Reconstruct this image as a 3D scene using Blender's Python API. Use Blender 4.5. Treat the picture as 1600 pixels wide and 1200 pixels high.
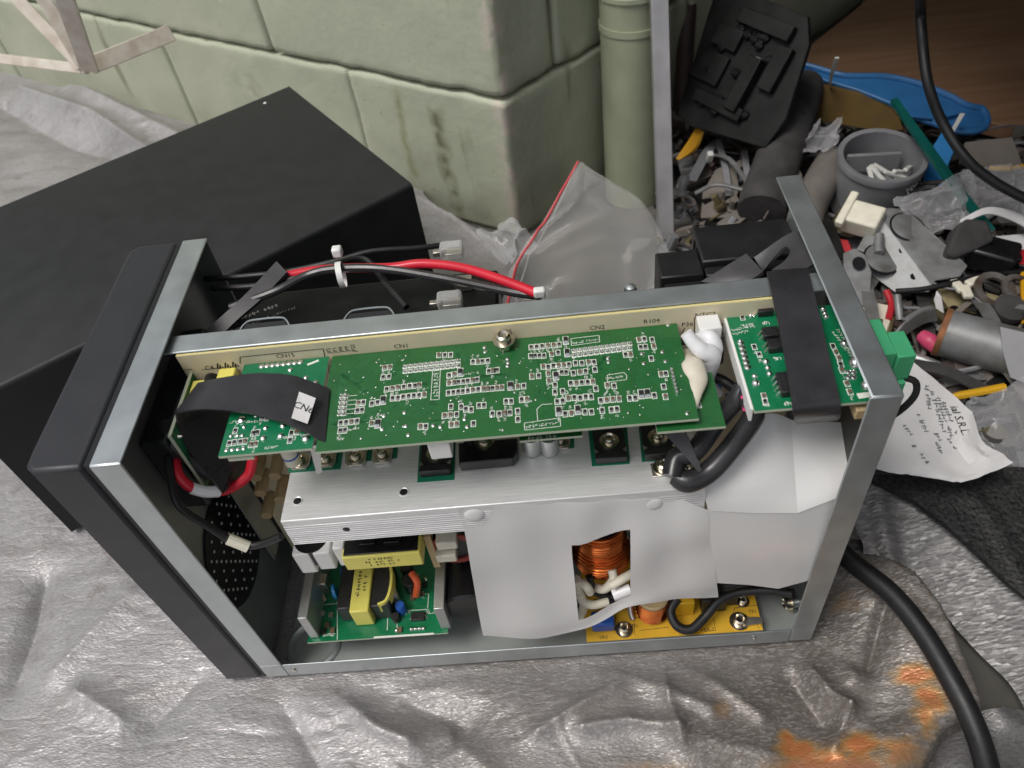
import bpy, math, random
import numpy as np
from mathutils import Vector, Matrix
R = math.radians
for o in list(bpy.data.objects): bpy.data.objects.remove(o)
col = bpy.context.scene.collection
sc = bpy.context.scene
rng = random.Random(7)

# ------------------------------------------------------------------ camera, sky, sun, exposure
FPX = 1240.73
CAM = Vector((0.20763, -0.20781, 0.48346))
CR = Matrix(((0.9935, 0.0912, 0.0679), (-0.0218, 0.7385, -0.6739), (-0.1116, 0.6680, 0.7357)))
_e = Matrix.Rotation(R(-1.25599453), 3, 'Z') @ Matrix.Rotation(R(6.40740033), 3, 'Y') @ Matrix.Rotation(R(42.23864591), 3, 'X')
CR = _e
cd = bpy.data.cameras.new('camera'); cam = bpy.data.objects.new('camera', cd); col.objects.link(cam)
cam.matrix_world = Matrix.Translation(CAM) @ CR.to_4x4()
cd.sensor_width = 36; cd.lens = 36 * FPX / 1600; cd.clip_start = 0.01; cd.clip_end = 200
cd.dof.use_dof = True; cd.dof.focus_distance = 0.43; cd.dof.aperture_fstop = 14
sc.camera = cam

w = bpy.data.worlds.new('World'); sc.world = w; w.use_nodes = True
wn = w.node_tree.nodes; wl = w.node_tree.links
sky = wn.new('ShaderNodeTexSky'); sky.sky_type = 'NISHITA'; sky.sun_disc = False
SUN_EL, SUN_AZ = 63.0, -150.0      # azimuth: angle of the sun's horizontal direction from +x
sky.sun_elevation = R(SUN_EL); sky.sun_rotation = R(90 - SUN_AZ); sky.dust_density = 4; sky.air_density = 1.0
hs = wn.new('ShaderNodeHueSaturation'); hs.inputs['Saturation'].default_value = 0.30
wl.new(sky.outputs[0], hs.inputs['Color']); wl.new(hs.outputs[0], wn['Background'].inputs[0])
wn['Background'].inputs[1].default_value = 0.10
sd = bpy.data.lights.new('sun', 'SUN'); sd.energy = 1.3; sd.angle = R(22); sd.color = (1, .965, .91)
so = bpy.data.objects.new('sun', sd); col.objects.link(so)
sv = Vector((math.cos(R(SUN_EL)) * math.cos(R(SUN_AZ)), math.cos(R(SUN_EL)) * math.sin(R(SUN_AZ)), math.sin(R(SUN_EL))))
so.rotation_euler = sv.to_track_quat('Z', 'Y').to_euler(); so.location = sv * 6
sc.view_settings.view_transform = 'Standard'; sc.view_settings.look = 'None'
sc.view_settings.exposure = 0.22; sc.view_settings.gamma = 1; sc.view_settings.use_curve_mapping = False
sc.render.engine = 'CYCLES'; sc.cycles.use_denoising = True; sc.cycles.max_bounces = 8
sc.cycles.transparent_max_bounces = 12

# ------------------------------------------------------------------ helpers
def at(px, py, x=None, y=None, z=None):
    """point of the place behind a spot of the photograph, on a plane of known x, y or z"""
    d = CR @ Vector(((px - 800) / FPX, -(py - 600) / FPX, -1.0))
    if x is not None: t = (x - CAM.x) / d.x
    elif y is not None: t = (y - CAM.y) / d.y
    else: t = (z - CAM.z) / d.z
    return CAM + d * t
def g(px, py, h=0.0): return at(px, py, z=h)

def mat(name, c, rough=.5, metal=0, var=0.0, vscale=40, bump=0.0, bscale=200, stretch=None, alpha=1, spec=.5, trans=0, coat=0, c2=None, coords='Object', emit=None):
    m = bpy.data.materials.new(name); m.use_nodes = True
    n = m.node_tree.nodes; l = m.node_tree.links; b = n['Principled BSDF']
    b.inputs['Base Color'].default_value = (*c, 1); b.inputs['Roughness'].default_value = rough
    b.inputs['Metallic'].default_value = metal; b.inputs['Specular IOR Level'].default_value = spec
    b.inputs['Alpha'].default_value = alpha; b.inputs['Coat Weight'].default_value = coat
    b.inputs['Transmission Weight'].default_value = trans
    tc = n.new('ShaderNodeTexCoord'); src = tc.outputs[coords]
    if stretch:
        mp = n.new('ShaderNodeMapping'); mp.inputs['Scale'].default_value = stretch; l.new(src, mp.inputs[0]); src = mp.outputs[0]
    if var:
        no = n.new('ShaderNodeTexNoise'); no.inputs['Scale'].default_value = vscale; no.inputs['Detail'].default_value = 6
        l.new(src, no.inputs['Vector'])
        mx = n.new('ShaderNodeMix'); mx.data_type = 'RGBA'
        lo = c2 or tuple(v * (1 - var) for v in c); hi = c if c2 else tuple(min(1, v * (1 + var)) for v in c)
        mx.inputs[6].default_value = (*lo, 1); mx.inputs[7].default_value = (*hi, 1)
        rp = n.new('ShaderNodeMapRange'); rp.inputs[1].default_value = .3; rp.inputs[2].default_value = .7
        l.new(no.outputs['Fac'], rp.inputs[0]); l.new(rp.outputs[0], mx.inputs[0]); l.new(mx.outputs[2], b.inputs['Base Color'])
        r2 = n.new('ShaderNodeMapRange'); r2.inputs[3].default_value = max(.03, rough - .12); r2.inputs[4].default_value = min(1, rough + .12)
        l.new(no.outputs['Fac'], r2.inputs[0]); l.new(r2.outputs[0], b.inputs['Roughness'])
    if bump:
        nb = n.new('ShaderNodeTexNoise'); nb.inputs['Scale'].default_value = bscale; nb.inputs['Detail'].default_value = 4
        l.new(src, nb.inputs['Vector']); bp = n.new('ShaderNodeBump'); bp.inputs['Strength'].default_value = bump
        bp.inputs['Distance'].default_value = .001; l.new(nb.outputs['Fac'], bp.inputs['Height']); l.new(bp.outputs[0], b.inputs['Normal'])
    return m

class MB:
    def __init__(s): s.v = []; s.f = []; s.mi = []; s.m = 0
    def add(s, vs, fs):
        o = len(s.v); s.v += [Vector(p) for p in vs]
        for f in fs: s.f.append([i + o for i in f]); s.mi.append(s.m)
        return s
    def hexa(s, p):   # 4 bottom points, 4 top points, counter-clockwise
        return s.add(p, [(3, 2, 1, 0), (4, 5, 6, 7), (0, 1, 5, 4), (1, 2, 6, 5), (2, 3, 7, 6), (3, 0, 4, 7)])
    def box(s, lo, hi):
        (a, b, c), (d, e, f) = lo, hi
        return s.hexa([(a, b, c), (d, b, c), (d, e, c), (a, e, c), (a, b, f), (d, b, f), (d, e, f), (a, e, f)])
    def obox(s, c, size, M=None):
        M = M or Matrix.Identity(3); h = [x / 2 for x in size]; c = Vector(c)
        return s.hexa([c + M @ Vector((x * h[0], y * h[1], z * h[2])) for z in (-1, 1) for x, y in ((-1, -1), (1, -1), (1, 1), (-1, 1))])
    def prism(s, poly, vec):
        vec = Vector(vec); n = len(poly); P = [Vector(p) for p in poly]
        return s.add(P + [p + vec for p in P], [tuple(range(n - 1, -1, -1)), tuple(range(n, 2 * n))] + [(i, (i + 1) % n, (i + 1) % n + n, i + n) for i in range(n)])
    def tube(s, path, r, n=10, sub=4, caps=True, flat=1.0):
        P = spline(path, sub) if sub > 1 else [Vector(p) for p in path]
        N = len(P); rr = r if isinstance(r, (list, tuple)) else [r] * len(path)
        rad = []
        for i in range(N):
            t = i / (N - 1) * (len(rr) - 1); k = min(int(t), len(rr) - 2); rad.append(rr[k] + (rr[k + 1] - rr[k]) * (t - k))
        T = [(P[min(i + 1, N - 1)] - P[max(i - 1, 0)]).normalized() for i in range(N)]
        u = T[0].cross(Vector((0, 0, 1)));
        if u.length < .1: u = T[0].cross(Vector((1, 0, 0)))
        u.normalize(); vs = []
        for i in range(N):
            u = (u - T[i] * u.dot(T[i])).normalized(); q = T[i].cross(u)
            for k in range(n):
                a = 2 * math.pi * k / n; vs.append(P[i] + rad[i] * (u * math.cos(a) + q * math.sin(a) * flat))
        fs = [(i * n + k, i * n + (k + 1) % n, (i + 1) * n + (k + 1) % n, (i + 1) * n + k) for i in range(N - 1) for k in range(n)]
        if caps: fs += [tuple(range(n - 1, -1, -1)), tuple(range((N - 1) * n, N * n))]
        return s.add(vs, fs)
    def lathe(s, prof, c, axis=(0, 0, 1), n=20, closed=False):
        ax = Vector(axis).normalized(); u = ax.cross(Vector((0, 1, 0)) if abs(ax.y) < .9 else Vector((1, 0, 0))).normalized(); q = ax.cross(u); c = Vector(c)
        vs = [c + ax * h + r * (u * math.cos(2 * math.pi * k / n) + q * math.sin(2 * math.pi * k / n)) for r, h in prof for k in range(n)]
        m = len(prof); fs = [(i * n + k, i * n + (k + 1) % n, (i + 1) * n + (k + 1) % n, (i + 1) * n + k) for i in range(m - 1) for k in range(n)]
        if closed: fs += [((m - 1) * n + k, (m - 1) * n + (k + 1) % n, (k + 1) % n, k) for k in range(n)]
        else: fs += [tuple(range(n - 1, -1, -1)), tuple(range((m - 1) * n, m * n))]
        return s.add(vs, fs)
    def loft(s, A, B, th=.0006, sub=4, cross=3, up=None):
        """thin sheet between two edge lines"""
        A = spline(A, sub) if sub > 1 else [Vector(p) for p in A]; B = spline(B, sub) if sub > 1 else [Vector(p) for p in B]
        N = len(A); K = cross + 1
        top = [[A[i].lerp(B[i], k / cross) for k in range(K)] for i in range(N)]
        return s.sheet(top, th)
    def sheet(s, G, th=.0006):
        N = len(G); K = len(G[0]); vs = []
        nr = []
        for i in range(N):
            for k in range(K):
                a = G[min(i + 1, N - 1)][k] - G[max(i - 1, 0)][k]; b = G[i][min(k + 1, K - 1)] - G[i][max(k - 1, 0)]
                nr.append(a.cross(b).normalized())
        fl = [p for r_ in G for p in r_]
        vs = fl + [p - q * th for p, q in zip(fl, nr)]; o = N * K; fs = []
        for i in range(N - 1):
            for k in range(K - 1):
                a, b, c, d = i * K + k, i * K + k + 1, (i + 1) * K + k + 1, (i + 1) * K + k
                fs += [(d, c, b, a), (a + o, b + o, c + o, d + o)]
        for i in range(N - 1):
            for k in (0, K - 1):
                a, d = i * K + k, (i + 1) * K + k; fs.append((a, d, d + o, a + o) if k == 0 else (d, a, a + o, d + o))
        for k in range(K - 1):
            for i in (0, N - 1):
                a, b = i * K + k, i * K + k + 1; fs.append((b, a, a + o, b + o) if i == 0 else (a, b, b + o, a + o))
        return s.add(vs, fs)
    def mesh(s, name, mats, smooth=35):
        me = bpy.data.meshes.new(name); me.from_pydata([tuple(p) for p in s.v], [], s.f); me.update()
        for m in (mats if isinstance(mats, (list, tuple)) else [mats]): me.materials.append(m)
        me.polygons.foreach_set('material_index', s.mi)
        import bmesh
        bm = bmesh.new(); bm.from_mesh(me); bmesh.ops.recalc_face_normals(bm, faces=bm.faces); bm.to_mesh(me); bm.free()
        if smooth:
            me.polygons.foreach_set('use_smooth', [True] * len(me.polygons)); me.set_sharp_from_angle(angle=R(smooth))
        return me
    def build(s, name, mats, parent=None, bevel=0, smooth=35, label=None):
        o = bpy.data.objects.new(name, s.mesh(name, mats, smooth)); link(o, parent)
        if bevel:
            b = o.modifiers.new('b', 'BEVEL'); b.width = bevel; b.segments = 2; b.limit_method = 'ANGLE'; b.angle_limit = R(50)
        if label: o['label'] = label
        return o
def link(o, parent=None):
    col.objects.link(o)
    if parent is not None:
        o.parent = parent
        if parent.parent is None: o.matrix_parent_inverse = Matrix.Translation(-parent.location)
    return o
def spline(P, sub=4):
    P = [Vector(p) for p in P]
    if len(P) < 3: return [P[0].lerp(P[-1], i / sub) for i in range(sub + 1)]
    out = []; Q = [P[0] * 2 - P[1]] + P + [P[-1] * 2 - P[-2]]
    for i in range(1, len(Q) - 2):
        a, b, c, d = Q[i - 1:i + 3]
        for k in range(sub):
            t = k / sub; out.append(.5 * ((2 * b) + (c - a) * t + (2 * a - 5 * b + 4 * c - d) * t * t + (3 * b - a - 3 * c + d) * t ** 3))
    return out + [P[-1]]
def empty(name, loc, label, cat, group=None):
    o = bpy.data.objects.new(name, None); o.empty_display_size = .02; o.location = loc; col.objects.link(o)
    return tag(o, label, cat, group)
def tag(o, label, cat, group=None):
    o['label'] = label; o['category'] = cat
    if group: o['group'] = group
    return o
def kind(o, k): o['kind'] = k; return o
def text(s, size, loc, xd, yd, m, parent=None, name='printed_text', name_data='t', shear=0, align='CENTER', label=None, ext=0):
    cu = bpy.data.curves.new(name_data, 'FONT'); cu.body = s; cu.size = size; cu.align_x = align; cu.align_y = 'CENTER'; cu.resolution_u = 2; cu.extrude = ext
    to = bpy.data.objects.new('t', cu); col.objects.link(to); bpy.context.view_layer.update()
    me = bpy.data.meshes.new_from_object(to); bpy.data.objects.remove(to)
    xd = Vector(xd).normalized(); zd = xd.cross(Vector(yd)).normalized(); yd2 = zd.cross(xd)
    M4 = Matrix((xd, yd2, zd)).transposed().to_4x4(); M4.translation = Vector(loc); me.transform(M4)
    me.materials.clear(); me.materials.append(m)
    o = bpy.data.objects.new(name, me); link(o, parent)
    return o
def print_line(loc, xd, yd, length, size, m, parent, lay=None):
    """a line of print too small to read: strokes the size of letters"""
    xd = Vector(xd).normalized(); zd = xd.cross(Vector(yd)).normalized(); yd = zd.cross(xd); loc = Vector(loc); q = MB(); n_ = int(length / (size * .72))
    for i in range(n_):
        if rng.random() < .13: continue
        c = loc + xd * ((i + .5) / n_ - .5) * length
        for _ in range(3):
            a, b = rng.uniform(-.22, .22) * size, rng.uniform(-.35, .35) * size; w1, w2 = ((.45, .13) if rng.random() < .5 else (.13, .75))
            p = c + xd * a + yd * b * .6; w1 *= size / 2; w2 *= size / 2
            q.add([p - xd * w1 - yd * w2, p + xd * w1 - yd * w2, p + xd * w1 + yd * w2, p - xd * w1 + yd * w2], [(0, 1, 2, 3)])
    if lay: q.v = [lay(v) for v in q.v]
    return kind(q.build('small_print', m, parent, smooth=0), 'stuff')
def share(me, name, loc, parent, rz=0):
    o = bpy.data.objects.new(name, me); o.location = loc; o.rotation_euler.z = rz; col.objects.link(o)
    o.parent = parent
    if parent.parent is None: o.matrix_parent_inverse = Matrix.Translation(-parent.location)
    return o

_rs = np.random.RandomState(3); _LAT = _rs.rand(256, 256)
def vn(x, y, s=0):
    x = np.asarray(x, float) + s * 17.3; y = np.asarray(y, float) + s * 9.1
    xi = np.floor(x).astype(int); yi = np.floor(y).astype(int); fx = x - xi; fy = y - yi
    fx = fx * fx * fx * (fx * (fx * 6 - 15) + 10); fy = fy * fy * fy * (fy * (fy * 6 - 15) + 10)
    L = lambda a, b: _LAT[a % 256, b % 256]
    return (L(xi, yi) * (1 - fx) + L(xi + 1, yi) * fx) * (1 - fy) + (L(xi, yi + 1) * (1 - fx) + L(xi + 1, yi + 1) * fx) * fy
def fbm(x, y, s=0, o=4):
    r = 0; a = .5
    for i in range(o): r = r + a * vn(x * 2 ** i, y * 2 ** i, s + i); a *= .5
    return r
def ridge(x, y, s=0, p=3): return (1 - np.abs(2 * vn(x, y, s) - 1)) ** p

# ------------------------------------------------------------------ materials
M_zinc = mat('zinc_steel', (.50, .54, .55), .38, .85, var=.10, vscale=60, bump=.05, bscale=900)
M_zincdull = mat('zinc_inside', (.42, .45, .44), .42, .8, var=.12, vscale=40)
M_black = mat('black_powder_coat', (.011, .012, .013), .47, 0, var=.2, vscale=60, bump=.12, bscale=2500)
M_bezel = mat('dark_grey_plastic', (.024, .025, .030), .42, 0, var=.12, vscale=50, bump=.10, bscale=1800)
M_groove = mat('black_plastic', (.008, .009, .011), .45)
M_blackp = mat('black_glossy_plastic', (.010, .010, .011), .28, var=.2, vscale=80)
M_rubber = mat('black_rubber', (.012, .012, .013), .48, var=.25, vscale=150, bump=.08, bscale=600)
M_sleeve = mat('black_heat_shrink', (.030, .029, .032), .30, var=.25, vscale=50, bump=.22, bscale=90)
M_sleeveg = mat('grey_worn_sleeve', (.060, .058, .062), .45, var=.2, vscale=70)
M_alu = mat('brushed_aluminium', (.84, .84, .84), .38, .45, var=.10, vscale=30, stretch=(2, 60, 60), bump=.10, bscale=60)
M_alu2 = mat('ribbed_aluminium', (.78, .78, .78), .40, .45, var=.10, vscale=30, stretch=(1, 1, 60), bump=.25, bscale=30)
M_fin = mat('grey_aluminium', (.55, .56, .55), .42, .8, var=.06, vscale=60)
M_tan = mat('tan_circuit_board', (.68, .60, .43), .42, var=.06, vscale=60)
M_tanedge = mat('cream_board_edge', (.70, .62, .30), .6)
M_gA = mat('dark_green_solder_mask', (.020, .130, .032), .30, var=.10, vscale=120, c2=(.016, .108, .028), coat=.2)
M_gB = mat('bright_green_solder_mask', (.006, .185, .075), .30, var=.10, vscale=120, c2=(.004, .150, .058), coat=.2)
M_edge = mat('board_fibre_edge', (.50, .55, .42), .6)
M_yel = mat('yellow_circuit_board', (.72, .42, .035), .40, var=.08, vscale=60)
M_silk = mat('white_silkscreen', (.78, .80, .74), .55)
M_ink = mat('black_ink', (.02, .02, .02), .6)
M_solder = mat('solder', (.78, .78, .76), .25, 1.0)
M_chip = mat('black_epoxy', (.018, .018, .019), .40, var=.2, vscale=300)
M_cap = mat('brown_ceramic', (.16, .10, .06), .45)
M_pad = mat('green_insulator', (.004, .16, .085), .5)
M_tab = mat('nickel_tab', (.62, .58, .52), .32, .9, var=.08, vscale=120)
M_screw = mat('nickel_screw', (.66, .60, .50), .24, 1.0)
M_white = mat('white_plastic', (.80, .80, .78), .38)
M_cream = mat('cream_insulation', (.74, .70, .58), .5, var=.08, vscale=120)
M_goop = mat('silicone_sealant', (.66, .61, .50), .42, var=.10, vscale=80, bump=.2, bscale=150)
M_wht = mat('white_sleeve', (.82, .82, .84), .30)
M_resist = mat('tan_resistor', (.50, .37, .20), .5, var=.12, vscale=90)
M_ytape = mat('yellow_tape', (.80, .72, .16), .35, var=.06, vscale=60)
M_red = mat('red_insulation', (.62, .015, .035), .32, var=.1, vscale=60)
M_copper = mat('enamelled_copper', (.80, .23, .06), .22, 1.0, var=.2, vscale=150, c2=(.55, .12, .03))
M_blue = mat('blue_epoxy', (.02, .10, .42), .35)
M_orange = mat('orange_plastic', (.70, .12, .04), .4)
M_term = mat('green_terminal_plastic', (.06, .36, .17), .42, var=.06, vscale=80)
M_sheet = None

# ------------------------------------------------------------------ setting
M_floor = mat('concrete_floor', (.10, .095, .085), .8, var=.35, vscale=18, bump=.4, bscale=60)
mb = MB(); mb.add([(-30, -30, -.03), (30, -30, -.03), (30, 30, -.03), (-30, 30, -.03)], [(0, 1, 2, 3)])
kind(mb.build('ground', M_floor), 'structure')
# painted block wall: outer corner, one face to the left, one to the right
K = Vector((.173, .469, 0)); U = Vector((math.cos(R(147)), math.sin(R(147)), 0)); W_ = Vector((math.cos(R(42)), math.sin(R(42)), 0))
def wall_mat():
    m = mat('pale_green_wall_paint', (.40, .42, .33), .6, bump=.5, bscale=130)
    n = m.node_tree.nodes; l = m.node_tree.links; b = n['Principled BSDF']; tc = n['Texture Coordinate']
    def noise(scale, vec=None, det=6):
        q = n.new('ShaderNodeTexNoise'); q.inputs['Scale'].default_value = scale; q.inputs['Detail'].default_value = det
        l.new(vec or tc.outputs['Object'], q.inputs['Vector']); return q.outputs['Fac']
    def ramp(f, a, b_): 
        q = n.new('ShaderNodeMapRange'); q.inputs[1].default_value = a; q.inputs[2].default_value = b_; l.new(f, q.inputs[0]); return q.outputs[0]
    def mix(f, c1, c2):
        q = n.new('ShaderNodeMix'); q.data_type = 'RGBA'; l.new(f, q.inputs[0])
        for k, c in ((6, c1), (7, c2)):
            if isinstance(c, tuple): q.inputs[k].default_value = (*c, 1)
            else: l.new(c, q.inputs[k])
        return q.outputs[2]
    c = mix(ramp(noise(9), .35, .65), (.42, .45, .335), (.49, .515, .39))
    mp = n.new('ShaderNodeMapping'); mp.inputs['Scale'].default_value = (26, 26, 5); l.new(tc.outputs['Object'], mp.inputs[0])
    c = mix(ramp(noise(1, mp.outputs[0]), .64, .74), c, (.22, .22, .14))       # mould streaks
    c = mix(ramp(noise(38), .71, .74), c, (.62, .55, .46))                     # chips in the paint
    c = mix(ramp(noise(120), .68, .76), c, (.28, .28, .21))
    sub = n.new('ShaderNodeVectorMath'); sub.operation = 'SUBTRACT'; sub.inputs[1].default_value = tuple(K); l.new(tc.outputs['Object'], sub.inputs[0])
    def dot(v):
        q = n.new('ShaderNodeVectorMath'); q.operation = 'DOT_PRODUCT'; q.inputs[1].default_value = tuple(v); l.new(sub.outputs[0], q.inputs[0]); return q.outputs['Value']
    def math_(op, a, b_=0.0):
        q = n.new('ShaderNodeMath'); q.operation = op
        for k, v in enumerate((a, b_)):
            if isinstance(v, (int, float)): q.inputs[k].default_value = v
            else: l.new(v, q.inputs[k])
        return q.outputs[0]
    def strip_mask(t0, wd, z0, z1, nscale, lo, hi):     # a stain of its own shape: a vertical run at t0 along the left face
        wob = math_('MULTIPLY', math_('SUBTRACT', noise(22), .5), .035)
        d = math_('ABSOLUTE', math_('SUBTRACT', math_('ADD', dot(U), wob), t0)); a = ramp(d, wd, 0)
        z = dot((0, 0, 1)); zz = math_('MULTIPLY', ramp(z, z0, z0 + .02), ramp(z, z1, z1 - .02))
        return math_('MULTIPLY', math_('MULTIPLY', a, zz), ramp(noise(nscale), lo, hi))
    c = mix(strip_mask(.078, .012, -.03, .112, 60, .32, .55), c, (.16, .165, .085))
    c = mix(strip_mask(.128, .008, -.03, .120, 40, .25, .5), c, (.30, .32, .17))
    c = mix(strip_mask(.35, .030, -.03, .10, 50, .45, .7), c, (.30, .30, .22))
    cor = n.new('ShaderNodeVectorMath'); cor.operation = 'MULTIPLY'; cor.inputs[1].default_value = (1, 1, 0); l.new(sub.outputs[0], cor.inputs[0])
    ln = n.new('ShaderNodeVectorMath'); ln.operation = 'LENGTH'; l.new(cor.outputs[0], ln.inputs[0])
    c = mix(math_('MULTIPLY', ramp(ln.outputs['Value'], .016, .004), ramp(noise(45), .47, .53)), c, (.60, .54, .46))   # worn corner
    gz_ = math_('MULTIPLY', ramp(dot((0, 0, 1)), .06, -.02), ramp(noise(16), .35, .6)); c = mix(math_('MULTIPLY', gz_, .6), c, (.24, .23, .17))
    l.new(c, b.inputs['Base Color']); return m
M_wall = wall_mat(); M_mortar = mat('painted_mortar', (.26, .26, .18), .8, var=.3, vscale=60, bump=.5, bscale=120)
def tU(px, py, z): p = g(px, py, z) - K; A = np.array([[U.x, W_.x], [U.y, W_.y]]); return np.linalg.solve(A, [p.x, p.y])
ZJ = .125
t_up = tU(352, 30, .175)[0]; t_lo = tU(252, 140, .06)[0]; t_mid = tU(562, 185, .07)[0]; s_up = tU(853, 50, .16)[1]
wall = empty('block_wall', K + Vector((0, 0, -.03)), 'pale green painted concrete block wall with an outer corner, behind the black cover', 'wall')
core = MB(); i_ = .012
for quad in ([(i_, i_), (2.4, i_), (2.4, .15), (i_, .15)], [(i_, .151), (.15, .151), (.15, 2.4), (i_, 2.4)]):
    P = [K + U * a + W_ * b + Vector((0, 0, -.03)) for a, b in quad]; core.prism(P, (0, 0, .95))
core.build('mortar', M_mortar, wall)
def block(t0, t1, s0, s1, z0, z1, bv=.004):
    import bmesh
    from mathutils import noise as mno
    lo = (t0, s0, z0); hi = (t1, s1, z1); fine = t0 < .9 and s0 < .5 and z0 < .3; r_ = max(.0022, bv * .8)
    bm = bmesh.new(); bmesh.ops.create_cube(bm, size=1.0)
    if fine:
        for ax in range(3):
            ln_ = hi[ax] - lo[ax]; n_ = max(2, int(ln_ / .006)); es = [e for e in bm.edges if abs(abs((e.verts[0].co - e.verts[1].co)[ax]) - 1) < 1e-4]
            bmesh.ops.subdivide_edges(bm, edges=es, cuts=n_, use_grid_fill=True)
    for v in bm.verts:
        p = [lo[k] + (v.co[k] + .5) * (hi[k] - lo[k]) for k in range(3)]
        if fine:   # rounded, slightly irregular arrises
            q_ = [min(max(p[k], lo[k] + r_), hi[k] - r_) for k in range(3)]; d = Vector([p[k] - q_[k] for k in range(3)])
            if d.length > 1e-9: p = [q_[k] + d.normalized()[k] * r_ for k in range(3)]
        w_ = K + U * p[0] + W_ * p[1] + Vector((0, 0, p[2]))
        if fine:
            d2 = min(p[2] - lo[2], hi[2] - p[2], max(p[0] + p[1], 0) * .8); am = .0006 + .0016 * max(0, 1 - d2 / .010)
            w_ += (mno.noise_vector(w_ * 38) + mno.noise_vector(w_ * 110) * .4) * am + mno.noise_vector(w_ * 14) * .0006
        v.co = w_
    me = bpy.data.meshes.new('block'); bm.to_mesh(me); bm.free(); me.materials.append(M_wall)
    if fine: me.polygons.foreach_set('use_smooth', [True] * len(me.polygons))
    link(bpy.data.objects.new('block', me), wall)
J = .0042
z0s = [(-.03, ZJ - J / 2), (ZJ + J / 2, ZJ + .2 - J / 2), (ZJ + .2 + J / 2, ZJ + .4 - J / 2), (ZJ + .4 + J / 2, ZJ + .6)]
for ci, (za, zb) in enumerate(z0s):
    if ci % 2: cuts = [0, t_up]
    else: cuts = [0, t_mid, t_lo]
    while cuts[-1] < 2.2: cuts.append(cuts[-1] + .39)
    sc_ = [0, s_up if ci % 2 else s_up + .2]
    while sc_[-1] < 2.2: sc_.append(sc_[-1] + .39)
    block(0, cuts[1] - (J / 2 if ci % 2 else .0004), 0, sc_[1] - J / 2, za, zb, .004 if ci % 2 else .0022)
    for a, b in zip(cuts[1:], cuts[2:]): block(a + (J / 2 if ci % 2 or a > t_mid + .01 else .0004), b - J / 2, 0, .14, za, zb, .004 if ci % 2 else .0022)
    for a, b in zip(sc_[1:], sc_[2:]): block(0, .14, a + J / 2, b - J / 2, za, zb)

# ---------------------------------------------------------------- silver tarpaulin
SEG = [  # fold lines: photo points, height, width
    ([(40, 150), (150, 190), (245, 250)], .022, .016), ([(0, 160), (100, 215), (200, 245)], -.016, .022),
    ([(120, 140), (220, 190), (300, 230)], .016, .018),
    ([(60, 905), (45, 980), (15, 1060)], -.010, .013), ([(205, 930), (90, 1050)], .006, .012), ([(310, 1060), (235, 1125)], -.006, .012), ([(120, 1080), (190, 1125)], .004, .005),
    ([(505, 1065), (545, 1100), (590, 1140), (640, 1160)], .010, .009), ([(560, 1060), (620, 1085), (720, 1130)], -.010, .016), ([(620, 1085), (720, 1060)], .005, .006),
    ([(440, 1100), (500, 1200)], -.004, .008), ([(910, 1140), (980, 1128), (1060, 1140)], .008, .006), ([(840, 1145), (960, 1072)], .006, .006),
    ([(1035, 1030), (1045, 1100), (1065, 1160)], .005, .004), ([(940, 1040), (1000, 1062), (1110, 1110)], .006, .006), ([(1010, 1020), (1100, 1055), (1190, 1120)], .005, .006),
    ([(1265, 1045), (1290, 1085), (1322, 1112)], .012, .007), ([(1322, 1112), (1300, 1172)], .008, .005), ([(1378, 955), (1355, 1050)], -.008, .004), ([(1300, 1010), (1330, 1060)], .010, .012),
    ([(1240, 1060), (1290, 1130)], -.008, .010), ([(1400, 900), (1450, 960), (1510, 1040), (1540, 1120)], .016, .022), ([(1100, 1160), (1200, 1180)], .006, .012), ([(700, 1150), (760, 1200)], .005, .010),
]
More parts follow.
